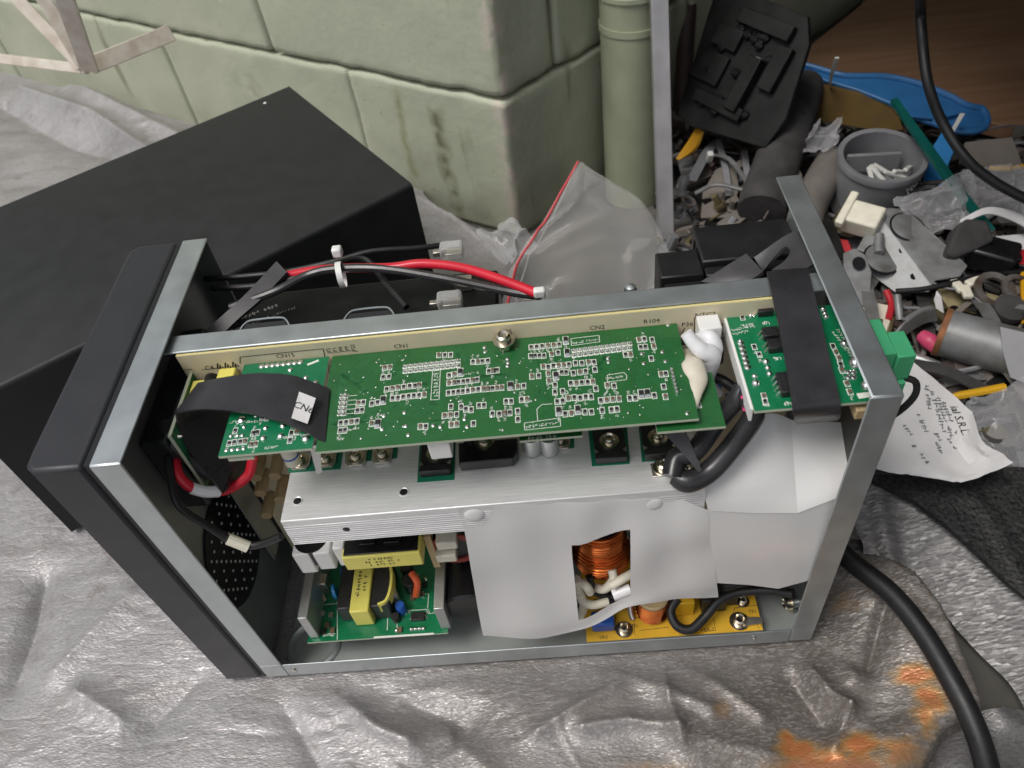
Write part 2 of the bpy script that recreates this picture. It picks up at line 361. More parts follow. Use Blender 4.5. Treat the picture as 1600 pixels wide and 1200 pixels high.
def tarp_height(X, Y):
    wx = .03 * (vn(X * 9, Y * 9, 5) - .5); wy = .03 * (vn(X * 9, Y * 9, 6) - .5)
    h = .010 * (fbm(X * 4, Y * 4, 1, 3) - .5) + .0035 * ridge(X * 6 + wx * 20, Y * 4 + wy * 20, 2, 4) + .0004 * (fbm(X * 60, Y * 60, 4, 3) - .4)
    rc = random.Random(29); x0_, dx_ = X[0, 0], X[1, 0] - X[0, 0]; y0_, dy_ = Y[0, 0], Y[0, 1] - Y[0, 0]
    for cn in range(1150):      # crisp creases of a sheet that was folded and trodden on
        big = cn < 200
        cx, cy = rc.uniform(-.6, .56), rc.uniform(-.35, .8) if big else rc.uniform(-.35, .35); an = rc.choice((rc.gauss(.55, .3), rc.gauss(-.6, .35), rc.uniform(0, 3.1)))
        ln_ = rc.uniform(.02, .11) if big else rc.uniform(.008, .045); wd = rc.uniform(.003, .010) if big else rc.uniform(.0018, .0045); am = rc.choice((-1, 1, 1)) * (rc.uniform(.0007, .0024) if big else rc.uniform(.0002, .0008)); cv = rc.uniform(-1, 1)
        i0, i1 = int((cx - ln_ - .01 - x0_) / dx_), int((cx + ln_ + .01 - x0_) / dx_) + 1; j0, j1 = int((cy - ln_ - .01 - y0_) / dy_), int((cy + ln_ + .01 - y0_) / dy_) + 1
        sl = (slice(max(0, i0), max(0, i1)), slice(max(0, j0), max(0, j1))); dx, dy = X[sl] - cx, Y[sl] - cy
        u_ = dx * math.cos(an) + dy * math.sin(an); v_ = -dx * math.sin(an) + dy * math.cos(an) + .25 * u_ * u_ / ln_ * cv
        h[sl] += am * np.clip(1 - np.abs(v_) / wd, 0, 1) ** 1.2 * np.clip(1 - (u_ / ln_) ** 2, 0, 1)
    h = h * (.45 + .55 * sm(X, -.05, .2))
    for pts, a, wd in SEG:
        P = [g(*q, 0.0) for q in pts]; best = np.full(X.shape, 9.0)
        for p, q in zip(P, P[1:]):
            dx, dy = q.x - p.x, q.y - p.y; t = np.clip(((X - p.x) * dx + (Y - p.y) * dy) / (dx * dx + dy * dy), 0, 1)
            best = np.minimum(best, np.hypot(X - p.x - t * dx, Y - p.y - t * dy))
        best = best * (1 + .5 * (vn(X * 30, Y * 30, 11) - .5))
        h = h + a * np.exp(-np.abs(best / wd) ** 1.15)
    return h
def sm(x, a, b): t = np.clip((x - a) / (b - a), 0, 1); return t * t * (3 - 2 * t)
CASE_TR = Vector((.1041, .319, 0)); CASE_X = Vector((-.8205, -.5716, 0)).normalized(); CASE_Y = Vector((-.5716, .8205, 0)).normalized()
CASE_L, CASE_W, CASE_H = .342, .226, .1455
def tarp_z(X, Y):
    h = tarp_height(X, Y)
    # flattened under what stands on it
    d = np.maximum(np.maximum(-.034 - X, X - .346), np.maximum(-.002 - Y, Y - .160)); f = sm(d, 0, .03)
    lx = (X - CASE_TR.x) * CASE_X.x + (Y - CASE_TR.y) * CASE_X.y; ly = (X - CASE_TR.x) * CASE_Y.x + (Y - CASE_TR.y) * CASE_Y.y
    d2 = np.maximum(np.maximum(-lx, lx - CASE_L), np.maximum(-ly, ly - CASE_W)); f = np.minimum(f, sm(d2, 0, .03))
    h = h * f - .0015 * (1 - f) - .002
    return h
edge = [g(1320, 850, .01), g(1400, 872, .01), g(1450, 905, .01), g(1490, 955, .01), g(1519, 1010, .01), g(1545, 1075, .008), g(1552, 1105, .006), g(1530, 1125, .004), g(1500, 1145, .004), g(1470, 1200, .004), g(1430, 1300, 0)]
def build_tarp():
    nx, ny = 860, 820; xs = np.linspace(-.78, .58, nx); ys = np.linspace(-.40, .98, ny); X, Y = np.meshgrid(xs, ys, indexing='ij')
    Z = tarp_z(X, Y)
    # right-hand hem: an edge running towards the viewer from the rear of the chassis
    ey = np.array([p.y for p in edge]); ex = np.array([p.x for p in edge]); o = np.argsort(ey)
    hem = np.interp(Y, ey[o], ex[o]); hem = np.where(Y > ey.max(), .40, hem)
    dist = hem - X; near = np.where(Y < .12, 1, 0)
    Z = np.where(near == 1, Z + .014 * np.exp(-((dist - .03) / .03) ** 2) - .045 * (1 - sm(dist, -.002, .012)), Z)
    wall_d = (X - K.x) * U.y * -1 + (Y - K.y) * U.x  # distance behind the wall's left face
    keep = (dist > -.004) & np.where(Y > .16, X < .12 + .05 * np.sin(Y * 20), True)
    wl_ = (Y - K.y) - (X - K.x) * U.y / U.x
    keep &= (wl_ < .02)
    idx = -np.ones(X.shape, int); fs = []
    kc = keep[:-1, :-1] & keep[1:, :-1] & keep[1:, 1:] & keep[:-1, 1:]
    I, J_ = np.nonzero(kc)
    used = np.zeros(X.shape, bool); used[I, J_] = used[I + 1, J_] = used[I + 1, J_ + 1] = used[I, J_ + 1] = True
    idx[used] = np.arange(used.sum())
    V = np.stack([X[used], Y[used], Z[used]], -1); F = np.stack([idx[I, J_], idx[I + 1, J_], idx[I + 1, J_ + 1], idx[I, J_ + 1]], -1)
    me = bpy.data.meshes.new('tarpaulin'); me.from_pydata(V.tolist(), [], F.tolist()); me.polygons.foreach_set('use_smooth', [True] * len(me.polygons))
    # orange paint stains
    st = np.zeros(len(V)); x, y = V[:, 0], V[:, 1]
    for px, py, rx, ry, a in [(1420, 1065, .011, .007, 1.1), (1445, 1100, .008, .010, .9), (1440, 1130, .007, .012, .7), (1235, 1150, .006, .006, .8), (1250, 1165, .012, .006, 1.1), (1290, 1185, .022, .010, .8), (1340, 1170, .012, .008, 1.0), (1390, 1190, .02, .012, .6), (1535, 1070, .007, .008, 1.3), (1130, 1105, .006, .007, .5), (1300, 1205, .03, .012, 1.0), (1010, 1200, .02, .006, .4), (1320, 945, .012, .008, .35)]:
        c = g(px, py, .004); st = np.maximum(st, a * np.exp(-((x - c.x) / rx) ** 2 - ((y - c.y) / ry) ** 2))
    st = st * (.35 + 1.1 * fbm(x * 130, y * 130, 21, 4))
    br = np.clip((.45 * sm(x, .02, .16) + .55 * sm(x, .20, .38)) * (1 - sm(y, .04, .14)), 0, 1) * (.55 + .6 * fbm(x * 14, y * 14, 31, 4))   # darker and browner towards the cord side
    for nm, ar in (('stain', st), ('dark_brown', br)):
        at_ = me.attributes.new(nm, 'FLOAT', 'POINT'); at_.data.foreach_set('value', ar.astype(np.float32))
    me.update(); o = bpy.data.objects.new('tarpaulin', me); col.objects.link(o)
    return o
def tarp_mat(name, base, attrs=True, cell=(420, 900, 500), bs=.40):
    m = bpy.data.materials.new(name); m.use_nodes = True; n = m.node_tree.nodes; l = m.node_tree.links; b = n['Principled BSDF']
    tc = n.new('ShaderNodeTexCoord')
    def noise(scale, det=4, vec=None):
        q = n.new('ShaderNodeTexNoise'); q.inputs['Scale'].default_value = scale; q.inputs['Detail'].default_value = det; l.new(vec or tc.outputs['Object'], q.inputs['Vector']); return q.outputs['Fac']
    def rmp(f, a, b_, c=0, d=1):
        q = n.new('ShaderNodeMapRange'); q.inputs[1].default_value = a; q.inputs[2].default_value = b_; q.inputs[3].default_value = c; q.inputs[4].default_value = d; l.new(f, q.inputs[0]); return q.outputs[0]
    def mix(f, c1, c2):
        q = n.new('ShaderNodeMix'); q.data_type = 'RGBA'; l.new(f, q.inputs[0])
        for k, c in ((6, c1), (7, c2)):
            if isinstance(c, tuple): q.inputs[k].default_value = (*c, 1)
            else: l.new(c, q.inputs[k])
        return q.outputs[2]
    c = mix(rmp(noise(14), .35, .65), tuple(v * .86 for v in base), base)
    c = mix(rmp(noise(60), .60, .72), c, (base[0] * .70, base[1] * .66, base[2] * .62))
    if attrs:
        a1 = n.new('ShaderNodeAttribute'); a1.attribute_name = 'dark_brown'; c = mix(rmp(a1.outputs['Fac'], 0, .62, 0, .97), c, (.145, .126, .108))
        a2 = n.new('ShaderNodeAttribute'); a2.attribute_name = 'stain'; 
    mp = n.new('ShaderNodeMapping'); mp.inputs['Rotation'].default_value = (0, 0, .5); mp.inputs['Scale'].default_value = cell; l.new(tc.outputs['Object'], mp.inputs[0])
    v = n.new('ShaderNodeTexVoronoi'); v.inputs['Scale'].default_value = 1; l.new(mp.outputs[0], v.inputs['Vector'])
    sp = n.new('ShaderNodeSeparateColor'); l.new(v.outputs['Color'], sp.inputs[0])
    c = mix(rmp(sp.outputs[0], .55, 1, 0, .30), c, tuple(min(1, q * 1.55) for q in base))
    c = mix(rmp(sp.outputs[1], .6, 1, 0, .35), c, tuple(q * .62 for q in base))
    if attrs:
        mq = n.new('ShaderNodeMapping'); mq.inputs['Rotation'].default_value = (0, 0, .7); mq.inputs['Scale'].default_value = (60, 200, 60); l.new(tc.outputs['Object'], mq.inputs[0])
        md = n.new('ShaderNodeMath'); md.operation = 'MULTIPLY_ADD'; md.inputs[1].default_value = .5; l.new(noise(1, 6, mq.outputs[0]), md.inputs[0])
        sb_ = n.new('ShaderNodeMath'); sb_.operation = 'SUBTRACT'; sb_.inputs[1].default_value = .25; l.new(a2.outputs['Fac'], sb_.inputs[0]); l.new(sb_.outputs[0], md.inputs[2])
        sc2 = mix(rmp(md.outputs[0], .38, .75), (.38, .21, .06), (.46, .145, .032))
        c = mix(rmp(md.outputs[0], .14, .52, 0, .85), c, sc2)
        dirt = n.new('ShaderNodeMapping'); dirt.inputs['Rotation'].default_value = (0, 0, -.6); dirt.inputs['Scale'].default_value = (12, 45, 12); l.new(tc.outputs['Object'], dirt.inputs[0])
        c = mix(rmp(noise(1, 7, dirt.outputs[0]), .47, .70, 0, .55), c, (.20, .18, .16))
    l.new(c, b.inputs['Base Color']); b.inputs['Metallic'].default_value = .28
    l.new(rmp(sp.outputs[2], 0, 1, .33, .60), b.inputs['Roughness'])
    bp = n.new('ShaderNodeBump'); bp.inputs['Strength'].default_value = bs; bp.inputs['Distance'].default_value = .00045
    l.new(v.outputs['Distance'], bp.inputs['Height'])
    b2 = n.new('ShaderNodeBump'); b2.inputs['Strength'].default_value = .28; b2.inputs['Distance'].default_value = .0012; l.new(noise(130, 5), b2.inputs['Height'])
    mw = n.new('ShaderNodeMapping'); mw.inputs['Rotation'].default_value = (0, 0, -.55); mw.inputs['Scale'].default_value = (26, 75, 40); l.new(tc.outputs['Object'], mw.inputs[0])
    ab = n.new('ShaderNodeMath'); ab.operation = 'SUBTRACT'; ab.inputs[1].default_value = .5; l.new(noise(1, 3, mw.outputs[0]), ab.inputs[0]); ab2 = n.new('ShaderNodeMath'); ab2.operation = 'ABSOLUTE'; l.new(ab.outputs[0], ab2.inputs[0])
    b3 = n.new('ShaderNodeBump'); b3.inputs['Strength'].default_value = .16; b3.inputs['Distance'].default_value = .0016; l.new(rmp(ab2.outputs[0], 0, .07), b3.inputs['Height']); l.new(b3.outputs[0], b2.inputs['Normal'])
    l.new(b2.outputs[0], bp.inputs['Normal'])
    l.new(bp.outputs[0], b.inputs['Normal']); return m
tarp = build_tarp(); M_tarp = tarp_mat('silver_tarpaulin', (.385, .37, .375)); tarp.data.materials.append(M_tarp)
tag(tarp, 'wrinkled silver tarpaulin with orange paint stains spread under the open chassis', 'tarpaulin')

# ---------------------------------------------------------------- black cover lying on its side behind the chassis
case = empty('cover_housing', CASE_TR + CASE_X * CASE_L / 2 + CASE_Y * CASE_W / 2, 'empty matte black sheet metal cover lying on its side against the wall', 'cover')
def cp(a, b, z): return CASE_TR + CASE_X * a + CASE_Y * b + Vector((0, 0, z))
def cbox(a0, a1, b0, b1, z0, z1, name, m=M_black, bev=.0012):
    q = MB(); q.hexa([cp(a0, b0, z0), cp(a1, b0, z0), cp(a1, b1, z0), cp(a0, b1, z0), cp(a0, b0, z1), cp(a1, b0, z1), cp(a1, b1, z1), cp(a0, b1, z1)]); return q.build(name, m, case, bevel=bev)
T_ = .0016
q = MB(); rr = .0035
prof = [(T_, 0), (0, rr * .3), (0, CASE_H - rr), (rr * .3, CASE_H - rr * .3), (rr, CASE_H), (CASE_W, CASE_H)]
prof2 = [(CASE_W, CASE_H - T_), (rr, CASE_H - T_), (T_, CASE_H - rr), (T_, T_ * 2)]
pp = prof + prof2
q.add([cp(0, b, z) for b, z in pp] + [cp(CASE_L, b, z) for b, z in pp], [tuple(range(len(pp) - 1, -1, -1)), tuple(range(len(pp), 2 * len(pp)))] + [(i, (i + 1) % len(pp), (i + 1) % len(pp) + len(pp), i + len(pp)) for i in range(len(pp))])
q.build('folded_sheet', M_black, case, smooth=50)
cbox(0, CASE_L, T_ + .0003, CASE_W, 0, T_, 'lower_side_panel')
cbox(.0005, .0016, T_ + .002, .012, .004, CASE_H - .004, 'end_flange'); cbox(CASE_L - .0016, CASE_L - .0005, T_ + .002, .012, .004, CASE_H - .004, 'end_flange')
cbox(.002, CASE_L - .002, CASE_W - .0016, CASE_W - .0002, T_ + .0005, .012, 'rear_flange'); cbox(.002, CASE_L - .002, CASE_W - .0016, CASE_W - .0002, CASE_H - .014, CASE_H - T_ - .0005, 'rear_flange')
q = MB(); q.lathe([(.0016, 0), (.0012, .0004)], g(414, 161, CASE_H - .0001) , n=12); q.build('paint_chip', M_white, case)

# ---------------------------------------------------------------- the opened power unit
L, D, H = .340, .158, .2287
ups = empty('power_unit_chassis', (.17, .079, 0), 'opened power supply unit standing upright with circuit boards in a zinc steel frame', 'power supply')
def ubox(lo, hi, name, m, bev=.0006, parent=None):
    q = MB(); q.box(lo, hi); return q.build(name, m, parent or ups, bevel=bev)
t = .0012
M_tray = mat('tray_steel', (.46, .49, .475), .36, .45, var=.06, vscale=30)
# front frame: plate with flanges, and the plastic bezel
q = MB(); q.box((0, t, .001), (t, D - t, H - t))
fp = q.build('front_plate', M_zincdull, ups)
ubox((0, 0, .017), (.0145, t, H - .0002), 'front_side_flange', M_zinc); ubox((0, .0004, H - t), (.0142, D, H), 'front_top_flange', M_zinc)
q = MB(); q.box((0, D - t, .001), (.0135, D, H - t - .0002)); q.build('front_rear_flange', M_zincdull, ups)
q = MB(); q.box((-.0035, .0015, .001), (-.0002, D - .001, H - .0012)); q.build('bezel_groove', M_groove, ups)
q = MB(); c1 = .010
P = [(-.0035, 0), (-.0035, D), (-.026, D), (-.0305, D - .004), (-.0310, D - .012), (-.0310, .012), (-.0305, .004), (-.026, 0)]
q.prism([(x, y, .0) for x, y in P], (0, 0, H - .0003)); q.build('front_bezel', M_bezel, ups, bevel=.0022)
# rear frame
ubox((L - t, t, .001), (L, D - t, H - t), 'rear_plate', M_zincdull); ubox((L - .0115, 0, .0012), (L + .0022, t, H - .0002), 'rear_side_flange', M_zinc)
q = MB(); q.box((L - .0105, .0004, H - t), (L + .0022, D, H)); q.build('rear_top_flange', M_zinc, ups, bevel=.0006)
ubox((L + .0010, .0014, .001), (L + .0022, D, H - t - .0001), 'rear_outer_skin', M_zinc)
# tray
ubox((.0125, t, .0002), (L - t - .0002, D, .0014), 'bottom_tray', M_tray, bev=0); ubox((.0146, .0001, .0002), (L - .0117, t - .0001, .0160), 'tray_lip', M_zinc)
ubox((0, .0000, .0004), (.0144, t, .0166), 'front_lip_end', M_zinc)
q = MB(); q.lathe([(.0124, -.0003), (.0140, .0018), (.0158, .0026), (.0176, .0018), (.0186, -.0003), (.0122, -.0006)], (.0285, .0195, .0014), n=40, closed=True); q.build('embossed_foot', M_tray, ups)
for x in (.307, .020): 
    q = MB(); q.lathe([(.0016, 0), (.0016, .0004), (.0007, .0005)], (x, -.0003, .0085), axis=(0, -1, 0), n=12); q.build('rivet', M_tab, ups)
# partition between the boards and the batteries
ubox((.0125, .0822, .0016), (L - .002, .0834, .2230), 'partition', M_zincdull); ubox((.0015, .0708, .2233), (L - .0015, .0834, .2245), 'partition_flange', M_zinc)
for px in (420, 578):
    p = g(px, 505, .218); q = MB(); q.tube([(p.x - .013, .0842, .2215), (p.x - .010, .0895, .2225), (p.x - .006, .0912, .2228), (p.x + .007, .0912, .2228), (p.x + .011, .0895, .2225), (p.x + .014, .0842, .2215)], .0005, n=6, sub=4); q.build('folded_tab_rim', M_zinc, ups)
    q = MB(); q.prism([(p.x - .012, .0838, .2212), (p.x - .0095, .0892, .2222), (p.x + .0105, .0892, .2222), (p.x + .013, .0838, .2212)], (0, 0, -.0006)); q.build('folded_tab', M_groove, ups)
q = MB(); p = at(985, 446, y=.087); q.lathe([(.0032, 0), (.0032, .004), (.0025, .006), (.001, .0068)], (p.x, .0870, .2180), n=14); q.build('rivet_head', M_zinc, ups)
# main board, upright in front of the partition
YB = .0695
pcb = MB(); pcb.box((.0175, YB, .028), (.3255, YB + .0016, .2228)); pcb = pcb.build('main_circuit_board', M_tan, ups)
ubox((.0176, YB + .0001, .2228), (.3254, YB + .0015, .2231), 'board_edge', M_tanedge, 0, pcb)
def ptext(s, px, py, size):
    p = at(px, py, y=YB - .0001); text(s, size, p, (1, 0, 0), (0, 0, 1), M_ink, pcb)
for s, px, py in (('CN15', 446, 556), ('CN1', 627, 541), ('CN2', 933, 512), ('NTC2', 1102, 492), ('C4', 327, 575), ('P36', 1074, 507), ('R104', 1018, 502), ('R22', 1080, 617), ('R23', 1082, 624), ('UPS', 790, 519), ('CUP80', 1140, 637)): ptext(s, px, py, .0038)
for k, s in enumerate(('JP2', 'JP1', 'JP0', 'JP9', 'JP22')):
    p = at(514 + k * 9.5, 548 - k, y=YB - .0001); text(s, .0030, p, (0, 0, 1), (-1, 0, 0), M_ink, pcb)
inkl = MB()
def inkline(a, b, wd=.0004):
    a = at(*a, y=YB - .00012); b = at(*b, y=YB - .00012); d = (b - a).normalized(); nn = Vector((-d.z, 0, d.x)) * wd / 2
    inkl.add([a - nn, b - nn, b + nn, a + nn], [(0, 1, 2, 3)])
for a, b in (((375, 558), (505, 545)), ((505, 545), (508, 560)), ((375, 558), (375, 568)), ((315, 578), (345, 575)), ((1085, 497), (1120, 493)), ((1085, 497), (1085, 520)), ((775, 525), (800, 522)), ((1128, 505), (1133, 515)), ((1125, 520), (1140, 525)), ((1098, 600), (1120, 598)), ((1070, 512), (1066, 520)), ((275, 580), (300, 577))): inkline(a, b)
for i in range(9): inkline((340 + i * 4, 568 + (i % 3) * 3 - i * .4), (340 + i * 4, 576 + (i % 2) * 4 - i * .4), .0008)
for i in range(4): inkline((513 + i * 3, 570), (517 + i * 5, 600), .0003)
inkl.build('printed_lines', M_ink, pcb, smooth=0)

# -------- chips
def chip_mesh(wd, ln, ht, body, nm):
    q = MB(); q.box((-wd / 2, -ln * .32, 0), (wd / 2, ln * .32, ht)); q.m = 1
    for s in (-1, 1): q.hexa([(-wd / 2, min(s * ln * .30, s * ln * .55), 0), (wd / 2, min(s * ln * .30, s * ln * .55), 0), (wd / 2, max(s * ln * .30, s * ln * .55), 0), (-wd / 2, max(s * ln * .30, s * ln * .55), 0)] +
                              [(-wd * .45, s * ln * .30 + (-.0002 if s < 0 else -.0002) * 0 - .0003 * (s < 0), ht * 1.05), (wd * .45, s * ln * .30 - .0003 * (s < 0), ht * 1.05), (wd * .45, s * ln * .30 + .0003 * (s > 0), ht * 1.05), (-wd * .45, s * ln * .30 + .0003 * (s > 0), ht * 1.05)])
    return q.mesh(nm, [body, M_solder], 0)
C_small = chip_mesh(.00135, .0024, .0006, M_chip, 'chip_resistor'); C_cap = chip_mesh(.00145, .0024, .0009, M_cap, 'chip_capacitor'); C_big = chip_mesh(.0020, .0044, .0012, M_chip, 'diode')
def rect_outline(mbk, c, wd, ln, lw=.00036, z=.00006):
    x0, x1, y0, y1 = c.x - wd / 2, c.x + wd / 2, c.y - ln / 2, c.y + ln / 2; zz = c.z + z
    for a, b, c_, d in ((x0, x1, y0, y0 + lw), (x0, x1, y1 - lw, y1), (x0, x0 + lw, y0 + lw, y1 - lw), (x1 - lw, x1, y0 + lw, y1 - lw)):
        mbk.add([(a, c_, zz), (b, c_, zz), (b, d, zz), (a, d, zz)], [(0, 1, 2, 3)])
def glyphs(mbk, c, n, dx, dy, size=.0010):   # reference numbers too small to read: short strokes
    for i in range(n):
        x, y = c.x + dx * i, c.y + dy * i
        for _ in range(3):
            a = rng.uniform(-size / 2, size / 2); b = rng.uniform(-size / 2, size / 2); h_ = rng.random() < .5
            w1, w2 = (size * .9, size * .22) if h_ else (size * .22, size * .9)
            mbk.add([(x + a - w1 / 2, y + b - w2 / 2, c.z + .00005), (x + a + w1 / 2, y + b - w2 / 2, c.z + .00005), (x + a + w1 / 2, y + b + w2 / 2, c.z + .00005), (x + a - w1 / 2, y + b + w2 / 2, c.z + .00005)], [(0, 1, 2, 3)])
def blob(mbk, c, r, h=.5, n=8):
    mbk.lathe([(r, 0), (r * .9, r * h * .5), (r * .5, r * h * .9), (r * .12, r * h)], c, n=n)
ZB = .2135
def board(name, x0, x1, y0, y1, z, m, th=.0016, label=None):
    q = MB(); q.add([(x0, y0, z), (x1, y0, z), (x1, y1, z), (x0, y1, z)], [(0, 1, 2, 3)])
    q.add([(x0, y0, z - th), (x1, y0, z - th), (x1, y1, z - th), (x0, y1, z - th)], [(3, 2, 1, 0)]); q.m = 1
    q.add([(x0, y0, z - th), (x1, y0, z - th), (x1, y1, z - th), (x0, y1, z - th), (x0, y0, z), (x1, y0, z), (x1, y1, z), (x0, y1, z)], [(0, 1, 5, 4), (1, 2, 6, 5), (2, 3, 7, 6), (3, 0, 4, 7)])
    o = q.build(name, [m, M_edge], ups, smooth=0, label=label); return o
# ------------------------------------------------ control board
ctl = board('control_board', .0940, .2630, .0095, .0690, ZB, M_gA, label='dark green control board full of small chips')
z1 = [(990, 400), (1040, 400), (1088, 398), (538, 505), (583, 500), (525, 585), (573, 580), (555, 685), (602, 678), (648, 671), (697, 665), (745, 658), (790, 655), (828, 650), (603, 760), (650, 757), (692, 748), (737, 742), (780, 738), (825, 735), (868, 730),
      (1275, 455), (1315, 455), (1352, 452), (1398, 447), (1405, 535), (1440, 530), (1475, 525), (1075, 570), (1117, 560), (1075, 633), (1117, 628), (1155, 624), (1193, 620), (1230, 615), (1270, 610), (1308, 605), (1070, 715), (1110, 710), (1150, 705), (1190, 702), (1232, 697), (1272, 690), (1318, 685), (1360, 682), (1397, 680), (1435, 677), (1475, 673), (1515, 670),
      (320, 800), (360, 795), (310, 862), (350, 858), (432, 805), (480, 795), (172, 965), (217, 960), (262, 955), (307, 950), (168, 1030), (208, 1025), (430, 970), (835, 995), (880, 995), (1090, 830), (1035, 905), (1085, 900), (1138, 895), (1175, 830), (1215, 850), (1258, 855), (1325, 820), (1365, 818), (1095, 980), (1140, 975), (1278, 970), (1435, 890), (1493, 890), (1540, 885), (1583, 880), (1550, 785), (1592, 785)]
b1 = [(1168, 545), (1585, 655), (527, 775), (482, 970)]
z2 = [(235, 295), (275, 292), (315, 287), (358, 283), (400, 280), (440, 275), (232, 360), (264, 358), (296, 357), (328, 357), (385, 345), (432, 335), (323, 438), (360, 440), (397, 432), (435, 430), (475, 428), (513, 422), (560, 413), (608, 412), (655, 405), (697, 405), (240, 510), (290, 505), (362, 490), (458, 480), (492, 480), (545, 485), (592, 478), (635, 472), (703, 460), (365, 545), (410, 572), (525, 560), (567, 560), (608, 555), (650, 552), (688, 550), (710, 600), (795, 575), (845, 580), (410, 625), (467, 620), (135, 585), (180, 580), (165, 680), (203, 678), (425, 695), (467, 690), (508, 670), (552, 665), (595, 668), (635, 660), (675, 660), (747, 687), (790, 683), (835, 678), (880, 675), (960, 670), (1000, 668), (1140, 650), (485, 785), (530, 780), (630, 770), (678, 770), (757, 760), (825, 755), (865, 750), (1028, 240), (1067, 235), (1125, 240), (1040, 295), (1075, 292), (1137, 290), (930, 350), (965, 350), (1118, 378), (1190, 493), (1225, 490), (1210, 585), (1222, 658), (40, 780), (75, 775), (135, 765), (137, 825)]
b2 = [(490, 245), (500, 335), (415, 505), (85, 580), (1045, 640), (1090, 635), (437, 765), (578, 755)]
silk = MB(); sold = MB()
def chips(lst, ox, oy, s, big, parent, zz, silk_):
    for X, Y in lst:
        p = g(ox + X / s, oy + Y / s, zz); p.x += rng.uniform(-1, 1) * .00005
        share(C_big if big else (C_cap if rng.random() < .3 else C_small), 'diode' if big else 'chip', p, parent)
        rect_outline(silk_, p, .0029 if big else .00235, .0058 if big else .0039)
        if rng.random() < .55:
            up = rng.choice((-1, 1)); glyphs(silk_, Vector((p.x - .0003, p.y + up * (.0042 if big else .0030), zz)), 2, .0000, up * .0011, .0010)
chips(z1, 500, 480, 5.333, False, ctl, ZB, silk); chips(b1, 500, 480, 5.333, True, ctl, ZB, silk)
chips(z2, 780, 480, 4.706, False, ctl, ZB, silk); chips(b2, 780, 480, 4.706, True, ctl, ZB, silk)
PIN = MB(); blob(PIN, (0, 0, 0), .00105, 1.5, 8); PIN = PIN.mesh('solder_pin', M_solder)
for (xa, ya), (xb, yb), n_ in (((633, 577), (716, 568), 11), ((897, 552), (984, 541), 11)):
    for i in range(n_):
        for r_ in (0, 1):
            p = g(xa + (xb - xa) * i / (n_ - 1), ya + (yb - ya) * i / (n_ - 1) + (r_ - .5) * 7.5, ZB); share(PIN, 'solder_pin', p, ctl); rect_outline(silk, p, .0023, .0027, .0005)
for i in range(5):
    for r_ in (0, 1): 
        p = g(534 + r_ * 7 - i * .9, 619 + i * 7, ZB); share(PIN, 'solder_pin', p, ctl); rect_outline(silk, p, .0021, .0023, .00035)
    a = g(545 - i, 619 + i * 7, ZB); b = g(558 - i, 618.5 + i * 7, ZB); silk.add([(a.x, a.y - .0001, ZB + .00006), (b.x, a.y - .0001, ZB + .00006), (b.x, a.y + .0002, ZB + .00006), (a.x, a.y + .0002, ZB + .00006)], [(0, 1, 2, 3)])
def frame_px(pts, zz, silk_, lw=.00028):
    P = [g(*q, zz + .00007) for q in pts]
    for a, b in zip(P, P[1:]):
        d = (b - a).normalized(); nn = Vector((-d.y, d.x, 0)) * lw / 2; silk_.add([a - nn, b - nn, b + nn, a + nn], [(0, 1, 2, 3)])
frame_px([(676, 580), (688, 578), (686, 624), (673, 625), (676, 580)], ZB, silk); frame_px([(892, 529), (936, 524), (937, 534), (893, 540), (892, 529)], ZB, silk)
frame_px([(949, 586), (975, 582), (979, 586), (979, 593), (949, 597), (949, 586)], ZB, silk); frame_px([(819, 661), (875, 653), (876, 666), (820, 672), (819, 661)], ZB, silk); frame_px([(840, 657), (839, 639), (847, 632), (863, 631)], ZB, silk)
for x0, y0, dx, dy, n_ in ((679, 584, 0, 5, 8), (683, 584, 0, 5, 8), (896, 536, 5, -.8, 8), (952, 591, 4, -.6, 6), (823, 667, 5, -.7, 10), (725, 585, 4, -.5, 6), (543, 672, 4, -.6, 5), (529, 686, 3, 0, 3)):
    for k in range(n_): glyphs(silk, g(x0 + dx * k, y0 + dy * k, ZB), 1, 0, 0, .0011)
for _ in range(150):   # vias
    x, y = rng.uniform(.097, .260), rng.uniform(.012, .066); blob(sold, (x, y, ZB), rng.choice((.0003, .0004, .0006)), .5, 6)
for px, py in ((757, 543), (758, 550), (793, 561), (794, 567), (793, 572), (870, 571), (950, 560), (951, 566), (1003, 553), (1006, 568), (1035, 550), (1040, 565), (600, 650), (597, 671), (677, 665), (688, 667), (726, 655), (730, 667), (634, 666), (638, 680), (1074, 646), (1044, 508), (632, 645)): blob(sold, g(px, py, ZB), .0011, .5, 8)
tr_ = MB()
for _ in range(150):
    x, y = rng.uniform(.097, .255), rng.uniform(.012, .066); ang = rng.choice((0, 90, 0, 90, 45, 135)); nb = rng.choice((1, 1, 3, 5)); 
    segs = []
    for _k in range(rng.randint(1, 3)):
        ln_ = rng.uniform(.003, .020); x2, y2 = x + ln_ * math.cos(R(ang)), y + ln_ * math.sin(R(ang))
        if not (.0955 < x2 < .2615 and .011 < y2 < .0675): break
        segs.append((x, y, x2, y2)); x, y = x2, y2; ang += rng.choice((-45, 45))
    for bb in range(nb):
        for xa, ya, xb, yb_ in segs:
            d_ = Vector((xb - xa, yb_ - ya, 0)).normalized(); nn = Vector((-d_.y, d_.x, 0)); o_ = nn * bb * .00062; w2 = nn * .00013
            a_, b_ = Vector((xa, ya, ZB + .00002)) + o_, Vector((xb, yb_, ZB + .00002)) + o_
            if max(a_.y, b_.y) < .0685 and min(a_.y, b_.y) > .0098 and min(a_.x, b_.x) > .0943 and max(a_.x, b_.x) < .2628: tr_.add([a_ - w2, b_ - w2, b_ + w2, a_ + w2], [(0, 1, 2, 3)])
